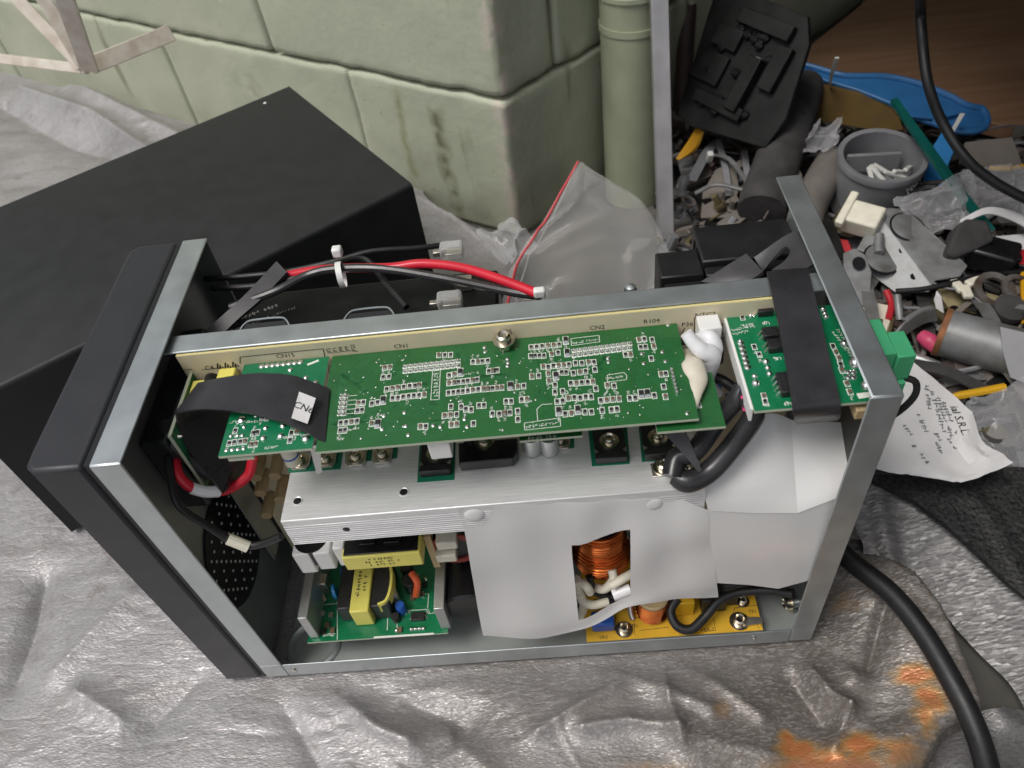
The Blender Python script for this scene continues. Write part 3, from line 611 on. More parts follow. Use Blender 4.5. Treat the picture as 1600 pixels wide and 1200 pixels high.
kind(tr_.build('copper_traces', mat('masked_copper', (.024, .150, .050), .32, coat=.2), ctl, smooth=0), 'stuff')
kind(silk.build('silkscreen', M_silk, ctl, smooth=0), 'stuff'); kind(sold.build('solder_dots', M_solder, ctl), 'stuff')
for i in range(7): share(PIN, 'solder_pin', g(1049 + i * 1.5, 578 + i * 6, ZB), ctl)
# pillar screw on the control board
def screw(c, r, parent, axis=(0, 0, 1), h=.0035, washer=True, name='screw'):
    q = MB(); 
    if washer: q.lathe([(r * 1.5, 0), (r * 1.5, .0006), (r * .9, .0008)], c, axis, 18)
    c2 = Vector(c) + Vector(axis).normalized() * .0008
    q.lathe([(r, 0), (r * 1.02, h * .35), (r * .96, h * .8), (r * .7, h), (r * .5, h * .7), (r * .1, h * .65)], c2, axis, 18)
    o = q.build(name, M_screw, parent); ax = Vector(axis).normalized(); u = ax.cross(Vector((.3, .9, .1))).normalized(); v_ = ax.cross(u)
    q = MB(); Mx = Matrix((u, v_, ax)).transposed(); cc = c2 + ax * h * .75
    q.obox(cc, (r * 1.2, r * .22, h * .3), Mx); q.obox(cc + ax * .00005, (r * .22, r * 1.2, h * .3), Mx)
    return o
p = g(789, 541, ZB); q = MB(); q.lathe([(.0044, 0), (.0044, .0040)], p + Vector((0, 0, .0002)), n=6); q.build('hex_nut', M_screw, ctl, bevel=.0003); screw(p + Vector((0, 0, .0040)), .0036, ctl, h=.0034)
# ------------------------------------------------ left relay board
lb = board('relay_board', .0490, .0922, .0118, .0690, ZB, M_gB, label='bright green board under the black ribbon at the front end')
silk = MB(); sold = MB()
zl = [(680, 1030), (830, 1050), (865, 1045), (905, 920), (945, 925), (1147, 1050), (1195, 1040), (1135, 1110), (630, 1135), (672, 1128), (722, 1122), (762, 1118), (812, 1145), (850, 1140)]
chips(zl, 240, 480, 5.333, False, lb, ZB, silk)
for X, Y, r in [(735, 945, .0022), (1080, 990, .0016), (1060, 1075, .0016), (915, 1095, .0016), (935, 1010, .0014), (1270, 1100, .0020), (1200, 985, .0014), (755, 1000, .0011), (855, 905, .0013), (1140, 525, .0014), (1350, 635, .0017), (1270, 590, .0013), (700, 1070, .001), (740, 1070, .001), (645, 1075, .001)]: blob(sold, g(240 + X / 5.333, 480 + Y / 5.333, ZB), r, .8, 10)
for i in range(8):
    p = g(409 + i * 8.6, 572.5 - i * .95, ZB); q = MB(); blob(q, p, .0016, .5, 10); q.build('solder_pin', M_solder, lb)
for i in range(4): blob(sold, g(354 + i * 9, 704 - i * .9, ZB), .0011, .7, 8)
frame_px([(480, 570), (498, 563)], ZB, silk, .0014)
for x0, y0, n_ in ((385, 660, 5), (360, 660, 3), (420, 640, 3), (415, 700, 5), (435, 685, 5), (470, 680, 3), (458, 665, 3), (395, 645, 4)):
    for k in range(n_): glyphs(silk, g(x0 + 4 * k, y0 - .4 * k, ZB), 1, 0, 0, .0011)
kind(silk.build('silkscreen', M_silk, lb, smooth=0), 'stuff'); kind(sold.build('solder_dots', M_solder, lb), 'stuff')
ubox((.0520, .0125, ZB - .0052), (.0640, .0137, ZB - .0030), 'riser_tab', M_edge, 0)
# ------------------------------------------------ right communication board
rb = board('communication_board', .2868, .3380, .0108, .0715, ZB, M_gB, label='bright green board under the wide black ribbon at the rear end')
silk = MB(); sold = MB()
def ic(cx, cy, wd, ln, ht, parent, zz, rows=2):
    p = g(cx, cy, zz); q = MB(); q.box((p.x - wd / 2, p.y - ln / 2, zz + .0004), (p.x + wd / 2, p.y + ln / 2, zz + ht)); o = q.build('integrated_circuit', M_chip, parent, bevel=.0003)
    for s in (-1, 1):
        for k in range(rows):
            yy = p.y + (k - (rows - 1) / 2) * ln / rows; q = MB(); q.hexa([(p.x + s * wd * .5, yy - .0006, zz), (p.x + s * (wd * .5 + .0018), yy - .0006, zz), (p.x + s * (wd * .5 + .0018), yy + .0006, zz), (p.x + s * wd * .5, yy + .0006, zz), (p.x + s * wd * .5, yy - .0006, zz + ht * .7), (p.x + s * (wd * .5 + .0004), yy - .0006, zz + ht * .7), (p.x + s * (wd * .5 + .0004), yy + .0006, zz + ht * .7), (p.x + s * wd * .5, yy + .0006, zz + ht * .7)] if s > 0 else
                   [(p.x - wd * .5 - .0018, yy - .0006, zz), (p.x - wd * .5, yy - .0006, zz), (p.x - wd * .5, yy + .0006, zz), (p.x - wd * .5 - .0018, yy + .0006, zz), (p.x - wd * .5 - .0004, yy - .0006, zz + ht * .7), (p.x - wd * .5, yy - .0006, zz + ht * .7), (p.x - wd * .5, yy + .0006, zz + ht * .7), (p.x - wd * .5 - .0004, yy + .0006, zz + ht * .7)])
            share(q.mesh('lead', M_solder, 0), 'lead', (0, 0, 0), parent)
    return o
for cx, cy, rows in ((1194, 489, 2), (1203, 526, 2), (1211, 545, 2), (1228, 605, 4)):
    ic(cx, cy, .0072, .0060 if rows == 2 else .0120, .0038, rb, ZB, rows)
chips([(420, 545), (500, 955), (510, 1000), (1215, 920), (460, 610), (320, 300), (1100, 590), (1125, 640), (1140, 690), (1150, 740), (1075, 540), (1190, 850)], 1100, 440, 5.333, False, rb, ZB, silk)
for X, Y, r in [(1125, 280, .0020), (1165, 355, .0020), (1170, 520, .0022), (1265, 680, .0034), (1355, 870, .0026), (1260, 520, .0016), (515, 670, .0016), (530, 720, .0013), (545, 770, .0014), (430, 850, .0019), (420, 790, .0013), (990, 230, .0016), (1005, 270, .0016), (1015, 295, .0014), (390, 285, .0014), (300, 500, .0012)]: blob(sold, g(1100 + X / 5.333, 440 + Y / 5.333, ZB), r, .9, 12)
for i in range(6): q = MB(); blob(q, g(1157 + i * 2.2, 536 + i * 7.6, ZB), .0017, .5, 10); q.build('solder_pin', M_solder, rb)
for i in range(2):
    for k in range(2): blob(sold, g(1326 + i * 8, 582 + k * 8, ZB), .0015, .5, 10)
frame_px([(1340, 619), (1368, 615)], ZB, silk, .0030); frame_px([(1300, 478), (1312, 476)], ZB, silk, .0075)
for x0, y0, dx, dy, n_ in ((1145, 516, 4, -.8, 9), (1147, 522, 4, -.8, 6), (1193, 504, 3, 0, 2), (1211, 560, 3, 0, 2), (1303, 520, 3, 4, 18), (1310, 515, 2.2, 4, 20), (1195, 633, 3, 0, 3), (1230, 630, 3, 0, 2), (1160, 509, 4, -.6, 5)):
    for k in range(n_): glyphs(silk, g(x0 + dx * k, y0 + dy * k, ZB), 1, 0, 0, .0012)
kind(silk.build('silkscreen', M_silk, rb, smooth=0), 'stuff'); kind(sold.build('solder_dots', M_solder, rb), 'stuff')
text('P/N', .0042, g(1326, 520, ZB + .0001), g(1334, 540, ZB) - g(1322, 505, ZB), Vector((1, .4, 0)), M_silk, rb)
text('U5', .0028, g(1215, 560, ZB + .0001), (-1, 0, 0), (0, -1, 0), M_silk, rb); text('U6', .0028, g(1197, 505, ZB + .0001), (-1, 0, 0), (0, -1, 0), M_silk, rb); text('U4', .0028, g(1231, 631, ZB + .0001), (-1, 0, 0), (0, -1, 0), M_silk, rb)
ubox((.2855, .0125, ZB - .0085), (.2867, .0700, ZB - .0005), 'white_insulator', M_white, 0)
ubox((L - t - .0010, .004, .060), (L - t - .0002, .068, .205), 'added_dark_sheet', mat('added_dark_olive', (.035, .034, .026), .5), 0)  # added dark sheet, keeps the rear plate's inner face from reading bright
# green pluggable terminal through the rear plate
q = MB(); q.box((L + .0024, .0335, .1985), (L + .0135, .0560, .2170)); tb = q.build('terminal_block', M_term, ups, bevel=.0006)
q = MB(); q.box((L + .0136, .0320, .2010), (L + .0215, .0480, .2160)); q.box((L + .0136, .0300, .1900), (L + .0200, .0440, .2005)); q.build('terminal_plug', M_term, tb, bevel=.0005)
q = MB(); q.tube([(L + .020, .034, .200), (L + .0255, .032, .198), (L + .0260, .030, .190), (L + .020, .030, .178), (L + .012, .032, .170)], .0016); q.build('signal_wire', M_rubber, ups)

# ------------------------------------------------ ribbons
q = MB(); q.loft([g(1198, 424, .2262), g(1203, 446, .2275), g(1215, 500, .2240), g(1228, 570, .2215), g(1238, 632, .2180), g(1241, 655, .2080), g(1243, 664, .1930)],
                 [g(1262, 418, .2262), g(1268, 441, .2275), g(1283, 500, .2240), g(1298, 565, .2215), g(1312, 622, .2180), g(1314, 648, .2080), g(1309, 657, .1930)], .0012, 6, 6)
q.build('wide_ribbon', M_sleeve, ups, label='wide flat black ribbon over the rear board')
q = MB(); q.loft([g(1262, 418, .2262), g(1282, 402, .2250), g(1280, 372, .2230), g(1240, 362, .2200), g(1178, 402, .2080)], [g(1205, 422, .2262), g(1225, 408, .2255), g(1235, 392, .2245), g(1222, 388, .2180), g(1192, 424, .2040)], .0016, 6, 5); q.build('folded_ribbon', M_sleeveg, ups)
q = MB(); q.loft([g(1166, 396, .2060), g(1140, 412, .2040), g(1095, 440, .2000)], [g(1192, 424, .2080), g(1178, 434, .2060), g(1150, 448, .2000)], .0022, 4, 4); q.build('grey_sleeve', M_sleeveg, ups)
q = MB(); q.loft([g(515, 607, .2148), g(490, 597, .2180), g(455, 586, .2215), g(400, 583, .2230), g(345, 590, .2225), g(309, 598, .2180)], [g(508, 690, .2140), g(480, 676, .2170), g(440, 659, .2195), g(388, 645, .2210), (g(322, 639, .2210)), g(273, 644, .2175)], .0012, 6, 6); rib = q.build('front_ribbon', M_sleeve, ups, label='flat black ribbon with a white tag over the front board')
q = MB(); q.loft([g(309, 598, .2178), g(330, 612, .2050), g(395, 655, .1780)], [g(273, 644, .2173), g(285, 690, .2000), g(346, 770, .1740)], .0012, 5, 5); q.build('ribbon_return', M_sleeve, ups)
q = MB(); q.loft([g(395, 650, .176), g(408, 690, .160)], [g(346, 770, .1735), g(382, 735, .160)], .0012, 4, 3); q.build('ribbon_return', M_sleeve, ups)
c4 = [g(468, 614, .2210), g(494, 624, .2195), g(481, 664, .2180), g(456, 655, .2200)]; nn_ = (c4[1] - c4[0]).cross(c4[3] - c4[0]).normalized(); nn_ = nn_ if nn_.z > 0 else -nn_
M_paper = mat('white_paper', (.68, .67, .67), .7, var=.05, vscale=60)
q = MB(); q.prism([p + nn_ * .0008 for p in c4], nn_ * .0002); q.build('white_tag', M_paper, rib, smooth=0)
cc = sum(c4, Vector()) / 4 + nn_ * .00115; text('CN6', .0050, cc, (c4[1] - c4[0]) + (c4[2] - c4[3]), c4[0] - c4[3], M_ink, rib)

# ------------------------------------------------ front panel electronics, wires, vent
q = MB(); q.box((.0195, .0290, .168), (.0211, .0715, .2105)); fb = q.build('display_board', [M_gB], ups, label='small upright green board behind the front panel')
ubox((.01945, .0286, .1675), (.02115, .0289, .2107), 'board_edge', M_edge, 0, fb); ubox((.0195, .0290, .2106), (.0211, .0714, .2110), 'board_edge', M_edge, 0, fb)
for i in range(7):
    q = MB(); y_, z_ = .033 + i * .004, .205 - (i % 3) * .010; q.lathe([(.0011, 0), (.0006, .0018)], (.0211, y_, z_), (1, 0, 0), 8); q.build('solder_joint', M_solder, fb)
q = MB(); q.box((.0212, .050, .196), (.028, .066, .2090)); q.build('film_capacitor', M_ytape, fb, bevel=.0008)
q = MB(); p = at(336, 590, y=.062); q.box((.0355, .056, .2040), (.0445, .0692, .2125)); q.build('film_capacitor', M_ytape, ups, bevel=.0008)
q = MB(); q.lathe([(.004, 0), (.004, .008)], (.0300, .0690, .2060), (0, -1, 0), 14); q.build('buzzer', M_blackp, ups)
q = MB(); q.box((.0014, .030, .150), (.016, .110, .205)); q.build('display_housing', M_groove, ups, bevel=.002)
# vent: black perforated disc in the front plate
q = MB(); cy_, cz_ = .045, .090; q.lathe([(.038, 0), (.038, .0012), (.036, .0014)], (.0013, cy_, cz_), (1, 0, 0), 40); vent = q.build('vent_grille', M_groove, ups)
M_dot = mat('light_through_holes', (.75, .75, .75), .6)  # pale discs painted as the light showing through the holes
DOT = MB(); DOT.lathe([(.0009, 0), (.0009, .0003)], (0, 0, 0), (1, 0, 0), 8); DOT = DOT.mesh('vent_light_dot', M_dot)
for i in range(-5, 6):
    for k in range(-6, 7):
        y_, z_ = i * .0062 + (k % 2) * .0031, k * .0054
        if y_ * y_ + z_ * z_ < .034 ** 2 and (i + 2 * k) % 3: share(DOT, 'vent_light_dot', (.0028, cy_ + y_, cz_ + z_), vent)
q = MB(); q.tube([at(272, 690, x=.010), at(278, 740, x=.016), at(305, 765, x=.022), at(335, 768, x=.028), at(362, 762, x=.034), at(388, 742, x=.042), at(395, 715, x=.046)], .0026, sub=6); rw = q.build('red_wire', M_red, ups)
q = MB(); q.tube([at(300, 763, x=.0215), at(320, 768, x=.0255), at(342, 768, x=.0300)], .0029, sub=5); q.build('white_marker', M_wht, rw)
q = MB(); q.tube([at(262, 690, x=.010), at(266, 740, x=.014), at(280, 790, x=.018), at(330, 825, x=.026), at(368, 848, x=.034), at(400, 852, x=.044), at(440, 838, x=.060)], .0020, sub=6); bw = q.build('black_wire', M_rubber, ups)
q = MB(); q.tube([at(356, 842, x=.0315), at(388, 855, x=.040)], .0030, sub=3); q.build('cable_marker', M_cream, bw)
q = MB(); q.tube([at(262, 660, x=.012), at(270, 690, x=.015), at(300, 715, x=.020), at(330, 740, x=.026)], .0045, sub=5); q.build('black_sleeve', M_sleeve, ups)
q = MB(); q.box((.0150, .0500, .060), (.0162, .0680, .200)); q.build('inner_bracket', M_zincdull, ups)
# ceramic resistors standing out from the main board, left of the heat sink
for px, py in ((398, 740), (428, 738), (405, 765), (436, 775), (415, 800)):
    e = at(px, py, y=.055); q = MB(); q.lathe([(.0032, 0), (.0036, .001), (.0036, .014), (.0032, .015)], (e.x, YB - .001, e.z - .002), (0, -1, 0), 14); q.build('power_resistor', M_resist, ups)
q = MB(); e = g(457, 715, .190); q.tube([e + Vector((0, 0, .012)), e + Vector((0, -.001, -.002))], .0040, n=14, sub=2); q.build('banded_resistor', M_cream, ups)
for k, cl in enumerate((M_ytape, M_blue)):
    q = MB(); q.lathe([(.00415, 0), (.00415, .0012)], e + Vector((0, -.0006, -.0005 + k * .0032)), n=14); q.build('colour_band', cl, ups)

# ------------------------------------------------ heat sink
ZH = .1650; HX0, HX1, HY0 = .0622, .2690, .0068
q = MB(); q.box((HX0, HY0, ZH - .005), (HX1, YB - .0006, ZH)); hsk = q.build('heat_sink', M_alu, ups, bevel=.0005, label='brushed aluminium heat sink')
q = MB()
nrib = 9; zlo = ZH - .0215
P = [(HY0 + .0045, ZH - .0052), (HY0 + .0003, ZH - .0052)]
for i in range(nrib):
    z_ = ZH - .0055 - i * (.0160 / nrib); P += [(HY0 + .0000, z_), (HY0 + .0000, z_ - .0011), (HY0 + .0002, z_ - .0013), (HY0 + .0002, z_ - .0016)]
P += [(HY0, zlo), (HY0 + .0045, zlo)]
n_ = len(P); q.add([(HX0, y, z) for y, z in P] + [(HX1, y, z) for y, z in P], [tuple(range(n_)), tuple(range(2 * n_ - 1, n_ - 1, -1))] + [(i, (i + 1) % n_, (i + 1) % n_ + n_, i + n_) for i in range(n_)])
q.build('ribbed_lip', M_alu2, hsk, smooth=20)
for i in range(6): ubox((HX0 + .002, .020 + i * .008, ZH - .018), (HX1 - .002, .0215 + i * .008, ZH - .0051), 'fin', M_fin, 0, hsk)
for px, py in ((465, 783), (631, 769)):
    q = MB(); q.lathe([(.0023, 0), (.0017, .0001)], g(px, py, ZH) + Vector((0, 0, .00012)), n=16); q.build('screw_hole', M_groove, hsk)
    q = MB(); q.lathe([(.0027, 0), (.0024, .0004), (.0020, .0002)], g(px, py, ZH) + Vector((0, 0, .00005)), n=16, closed=True); q.build('hole_rim', M_alu, hsk)
q = MB(); p = at(541, 827, y=HY0); q.lathe([(.0018, 0), (.0014, .0002)], p + Vector((0, -.0001, 0)), (0, -1, 0), 14); q.build('screw_hole', M_groove, hsk)
def pad(pts): 
    q = MB(); q.prism([g(*a, ZH + .0001) for a in pts], (0, 0, .0003)); return q.build('insulating_pad', M_pad, hsk, smooth=0)
pad([(452, 712), (536, 704), (532, 733), (451, 739)]); pad([(541, 705), (622, 698), (620, 716), (539, 724)]); pad([(656, 690), (712, 684), (710, 750), (652, 754)]); pad([(816, 682), (897, 676), (897, 700), (819, 708)]); pad([(919, 672), (980, 668), (984, 725), (925, 729)]); pad([(998, 668), (1075, 662), (1068, 718), (1003, 722)])
def power_transistor(px, py):
    p = g(px, py, ZH); a = Vector((p.x, p.y, ZH + .0004)); q = MB()
    q.box((a.x - .0078, a.y - .0085, a.z), (a.x + .0078, a.y + .014, a.z + .0032)); q.box((a.x - .0078, a.y - .0125, a.z), (a.x + .0078, a.y - .0086, a.z + .0046))
    o = q.build('power_transistor', M_chip, hsk, bevel=.0005); screw(a + Vector((0, -.001, .0032)), .0033, hsk, h=.0030)
    for s in (-1, 1):
        q = MB(); q.prism([a + Vector((s * .0079, -.0085, .0033)), a + Vector((s * .0058, -.0070, .0033)), a + Vector((s * .0079, -.0050, .0033))], (0, 0, .0002)); q.build('tab_notch', M_tab, o, smooth=0)
for px, py in ((683, 714), (952, 694), (1027, 688)): power_transistor(px, py)
def tab_transistor(px, py):
    p = g(px, py, ZH + .0005); q = MB(); a = p; h2 = .0053
    q.prism([a + Vector(v_) for v_ in ((-h2, .006, 0), (-h2, -.0030, 0), (-h2 * .7, -.0052, 0), (h2 * .7, -.0052, 0), (h2, -.0030, 0), (h2, .006, 0))], (0, 0, .0013)); o = q.build('metal_tab_transistor', M_tab, hsk)
    q = MB(); q.box((a.x - h2, a.y + .0061, a.z), (a.x + h2, a.y + .015, a.z + .0044)); q.build('transistor_body', M_chip, o, bevel=.0004); screw(a + Vector((0, 0, .0014)), .0030, hsk, h=.0026)
for px, py in ((470, 722), (510, 719), (557, 716), (598, 712), (875, 690)): tab_transistor(px, py)
# bridge rectifier
P = [g(716, 692, ZH + .0072), g(808, 684, ZH + .0072), g(808, 706, ZH + .0072), g(801, 716, ZH + .0072), g(717, 724, ZH + .0072)]
q = MB(); q.prism([Vector((v_.x, v_.y, ZH + .0003)) for v_ in P], (0, 0, .0068)); br_ = q.build('bridge_rectifier', M_blackp, hsk, bevel=.0006); screw(g(757, 689, ZH + .0072), .0036, br_, h=.003)
# riser board and capacitors under the control board
q = MB(); p0, p1 = g(812, 690, .1870), g(910, 684, .1870); q.box((p0.x, p0.y, .1862), (p1.x, p0.y + .026, .1878)); rs = q.build('riser_board', [M_gA], ups); print_line(g(846, 684, .1880), (1, 0, 0), (0, 1, 0), .014, .0026, M_silk, rs)
ubox((p0.x, p0.y - .0002, .1863), (p1.x, p0.y - .0001, .1877), 'board_edge', M_edge, 0, rs)
for px in (832, 859): e = g(px, 700, ZH + .004); q = MB(); q.lathe([(.0045, 0), (.0048, .001), (.0048, .012)], (e.x, e.y + .001, ZH + .0008), n=18); q.build('grey_capacitor', M_fin, ups)
e = g(735, 690, ZH + .010); q = MB(); q.lathe([(.004, 0), (.004, .018)], (e.x, e.y + .003, ZH + .0074), n=16); q.build('small_capacitor', M_blackp, ups)
q = MB(); q.box((.1435, .0112, .1985), (.1535, .0200, .2110)); q.build('white_connector', M_white, ups, bevel=.0005)
q = MB(); q.prism([at(484, 700, y=.0125), at(500, 698, y=.0125), at(503, 738, y=.0125), at(495, 742, y=.0125)], (0, .0010, 0)); q.build('shield_plate', M_fin, ups)
# steel strap with screws at the right end of the heat sink
q = MB(); q.prism([g(1016, 726, ZH + .0002), g(1088, 716, ZH + .0002), g(1090, 738, ZH + .0002), g(1020, 747, ZH + .0002)], (0, 0, .0010)); stp = q.build('steel_strap', M_tab, hsk, bevel=.0002)
screw(g(1036, 730, ZH + .0012), .0033, stp, h=.0028); screw(g(1078, 732, ZH + .0012), .0033, stp, h=.0028)

# ------------------------------------------------ wiring loom at the rear end
q = MB(); q.tube([g(1055, 742, ZH + .008), g(1075, 752, ZH + .007), g(1110, 735, ZH + .009), g(1150, 690, .185), g(1178, 648, .198), g(1170, 625, .204), g(1168, 600, .206)], [.0050, .0055, .0052, .0050, .0050, .0045, .004], n=14, sub=6); q.build('wire_loom', M_sleeve, ups)
q = MB(); q.tube([g(1050, 745, ZH + .010), g(1058, 715, ZH + .014), g(1085, 705, ZH + .016), g(1120, 660, .188), g(1150, 625, .200), g(1160, 605, .205)], [.0048, .0050, .0048, .0048, .0045, .004], n=14, sub=6); q.build('wire_loom', M_sleeve, ups)
q = MB(); q.loft([g(1018, 660, .200), g(1050, 690, .190), g(1092, 738, .178)], [g(1062, 655, .200), g(1078, 690, .190), g(1097, 735, .178)], .0012, 5, 3); q.build('flat_wire_sleeve', M_sleeveg, ups)
q = MB(); q.tube([at(1114, 588, y=.056), at(1135, 598, y=.052), at(1160, 618, y=.046), at(1172, 632, y=.040)], .0026, sub=5); q.build('black_wire', M_rubber, ups)
for k, (m_, dx) in enumerate(((M_blue, 0), (M_red, 4), (mat('pink_insulation', (.70, .06, .22), .35), 2))):
    q = MB(); q.tube([g(1158 + dx, 608 + k * 5, .207), g(1160 + dx, 622 + k * 5, .204), g(1162 + dx, 634 + k * 4, .202)], .0009, sub=4); q.build('coloured_wire', m_, ups)
# white thermistor sleeve and sealant
q = MB(); q.box((.2640 + .008, YB - .010, .2070), (.2640 + .0185, YB - .0003, .2172)); nt = q.build('thermistor_connector', M_white, ups, bevel=.0006)
q = MB(); q.tube([at(1072, 520, y=.053), at(1084, 536, y=.050), at(1097, 548, y=.048), at(1110, 556, y=.049), at(1106, 585, y=.050), at(1110, 600, y=.051), at(1122, 615, y=.052)], [.0030, .0034, .0040, .0052, .0038, .0024, .0026], n=14, sub=6); q.build('white_sleeve', M_wht, ups)
q = MB(); q.tube([at(1092, 530, y=.060), at(1108, 528, y=.056), at(1116, 545, y=.053), at(1108, 560, y=.052)], [.0034, .0042, .0042, .0030], n=12, sub=5); q.build('white_sleeve', M_wht, ups)
q = MB(); q.tube([at(1073, 550, y=.060), g(1082, 572, .2120), g(1090, 592, .2125), g(1087, 615, .2120), g(1083, 640, .2105)], [.0030, .0056, .0046, .0028, .0016], n=14, sub=6, flat=.6); q.build('sealant_lump', M_goop, ups)
q = MB(); q.tube([at(1095, 590, y=.062), at(1104, 605, y=.060), at(1106, 625, y=.060), at(1098, 645, y=.062)], [.0030, .0052, .0044, .0020], n=12, sub=5); q.build('sealant_lump', M_goop, ups)
e = at(1122, 545, y=.060); q = MB(); q.tube([e + Vector((0, 0, .006)), e + Vector((.0006, 0, -.0085))], .0026, n=14, sub=2); q.build('small_capacitor', M_blackp, ups)
for px, py, m_ in ((1117, 606, M_blue), (1143, 619, M_blue), (1128, 640, M_chip), (1062, 535, M_chip)):
    e = at(px, py, y=.066); q = MB(); q.tube([e + Vector((-.003, 0, 0)), e + Vector((.003, 0, 0))], .0016, n=10, sub=2); q.build('small_resistor', m_, ups)
q = MB(); p = [at(1063, 585, y=.030), at(1100, 583, y=.030)]; sb = board('side_board', .2450, .2745, .0080, .0400, .2085, M_gA); 
silk = MB()
for px, py in ((1082, 617), (1092, 612), (1092, 633), (1083, 645)): share(C_small, 'chip', g(px, py, .2085), sb); rect_outline(silk, g(px, py, .2085), .0021, .0036)
kind(silk.build('silkscreen', M_silk, sb, smooth=0), 'stuff'); q = MB(); q.prism([g(1074, 600, .2086), g(1082, 600, .2086), g(1083, 610, .2086), g(1075, 610, .2086)], (0, 0, .0002)); q.build('white_tag', M_paper, sb)

# ------------------------------------------------ lower bay: charger board, transformers, capacitors
ZS = .0310
ch = board('charger_board', .0345, .1222, .0070, YB - .0005, ZS, M_gB, label='small bright green charger board low in the tray')
silk = MB()
for pts in ([(527, 940), (527, 1000)], [(605, 985), (607, 935)], [(620, 985), (622, 955), (670, 952)], [(640, 930), (670, 928), (668, 950)], [(500, 945), (527, 943)]): frame_px(pts, ZS, silk, .0004)
frame_px([(584, 996), (678, 990)], ZS, silk, .0012)
for x0, y0, n_ in ((505, 992, 5), (630, 957, 3), (668, 957, 3)):
    for k in range(n_): glyphs(silk, g(x0 + 4 * k, y0, ZS), 1, 0, 0, .0016)
kind(silk.build('silkscreen', M_silk, ch, smooth=0), 'stuff')
def fin_plate(pxt, pyt, x_w):
    p = at(pxt, pyt, y=.0095); q = MB(); q.box((p.x, .0095, ZS + .0003), (p.x + x_w, .0690, p.z)); return q.build('heat_plate', M_fin, ups, bevel=.0005)
fin_plate(464, 967, .0058); fin_plate(677, 952, .0062)
# charger transformer: core wrapped in yellow tape between black bobbin halves
a = at(545, 957, y=.0155); b = at(574, 953, y=.0155); zt = a.z
q = MB(); q.box((a.x, .0155, ZS + .0004), (b.x, .0520, zt)); ta = q.build('charger_transformer', M_ytape, ups, bevel=.0008)
q = MB(); q.box((a.x - .009, .0190, ZS + .0005), (a.x - .0002, .0490, zt - .002)); q.box((b.x + .0002, .0190, ZS + .0005), (b.x + .012, .0490, zt - .002)); q.build('bobbin', M_chip, ta, bevel=.001)
lp = [(b.x + .0050, .0500), (b.x + .0115, .0460), (b.x + .0135, .0340), (b.x + .0115, .0220), (b.x + .0060, .0185)]
q = MB(); q.loft([(x_, y_, zt + .0005) for x_, y_ in lp], [(x_, y_, ZS + .010) for x_, y_ in lp], .0016, 5, 2); q.build('yellow_tape_loop', M_ytape, ta)
for k, s in enumerate(('EE22 CW', 'TX-24023-001')):
    p = a.lerp(b, .35 + .32 * k); print_line((p.x, .033, zt + .0001), (0, -1, 0), (1, 0, 0), .020 - .006 * k, .0030, M_ink, ta)
# large transformer under the heat sink
Y2 = .0165; a = at(533, 873, y=Y2); b = at(655, 862, y=Y2); c = at(540, 892, y=Y2)
q = MB(); q.box((a.x, Y2, c.z), (b.x, .062, a.z)); tb2 = q.build('large_transformer', M_ytape, ups, bevel=.0008, label='transformer with a yellow taped face and black top')
q = MB(); q.box((a.x + .0012, Y2 + .0012, a.z + .0001), (b.x - .0012, .061, a.z + .0012)); q.box((a.x + .010, Y2 + .006, a.z + .0012), (a.x + .019, .036, a.z + .0030)); q.box((b.x - .020, Y2 + .006, a.z + .0012), (b.x - .011, .036, a.z + .0030)); q.build('ferrite_core', M_blackp, tb2, bevel=.0004)
for k, s in enumerate(('EC2834  TW', 'TX.FR10-0014TL4', '50 KHZ-A-001')): print_line(((a.x + b.x) / 2, Y2 - .0001, a.z - .0030 - k * .0030), (1, 0, 0), (0, 0, 1), .016 + .004 * (k == 1), .0024, M_ink, tb2)
# white film capacitors, round capacitor, pale relays
for i, (pxa, pxb, py0, py1) in enumerate(((455, 484, 868, 898), (487, 516, 866, 892), (518, 538, 858, 886))):
    a = at(pxa, py0, y=.022); b = at(pxb, py0, y=.022); c = at(pxa, py1, y=.022); q = MB(); q.box((a.x, .022, c.z), (b.x - .0004, .058, a.z)); q.build('white_film_capacitor', M_white, ups, bevel=.0010)
e = at(496, 860, y=.0320); fz = at(455, 868, y=.022).z; q = MB(); q.lathe([(.0095, 0), (.0095, e.z - fz - .001), (.0085, e.z - fz)], (e.x, e.y, fz + .0003), n=26); rc = q.build('round_capacitor', M_blackp, ups); q = MB(); q.lathe([(.0078, 0), (.0076, .0006)], (e.x, e.y, e.z + .0002), n=26); q.build('capacitor_top', M_tab, rc)
for k in range(2):
    a = at(680, 850 + k * 20, y=.024); q = MB(); q.box((a.x, .024, a.z - .0072), (a.x + .0118, .055, a.z)); q.build('relay', M_cream, ups, bevel=.0008)
a = at(663, 845, y=.028); q = MB(); q.box((a.x, .028, a.z - .030), (a.x + .004, .060, a.z + .004)); q.build('brown_riser', M_resist, ups)
def can(cx, cz, r, y0, y1, nm='electrolytic_capacitor', m_=M_blackp):
    q = MB(); q.lathe([(r * .93, 0), (r, .0012), (r, y1 - y0)], (cx, y0, cz), (0, 1, 0), 30); return q.build(nm, m_, ups)
can(.138, .043, .0165, .0150, .0685); c2_ = can(.136, .090, .0150, .030, .0685); q = MB(); q.lathe([(.0149, 0), (.0149, .0010), (.0110, .0012), (.0110, 0)], (.136, .0299, .090), (0, -1, 0), 26, closed=True); q.build('red_sleeve_end', mat('red_brown_sleeve', (.30, .05, .035), .5), c2_)
can(.165, .065, .0155, .020, .0685); can(.172, .105, .0150, .024, .0685)
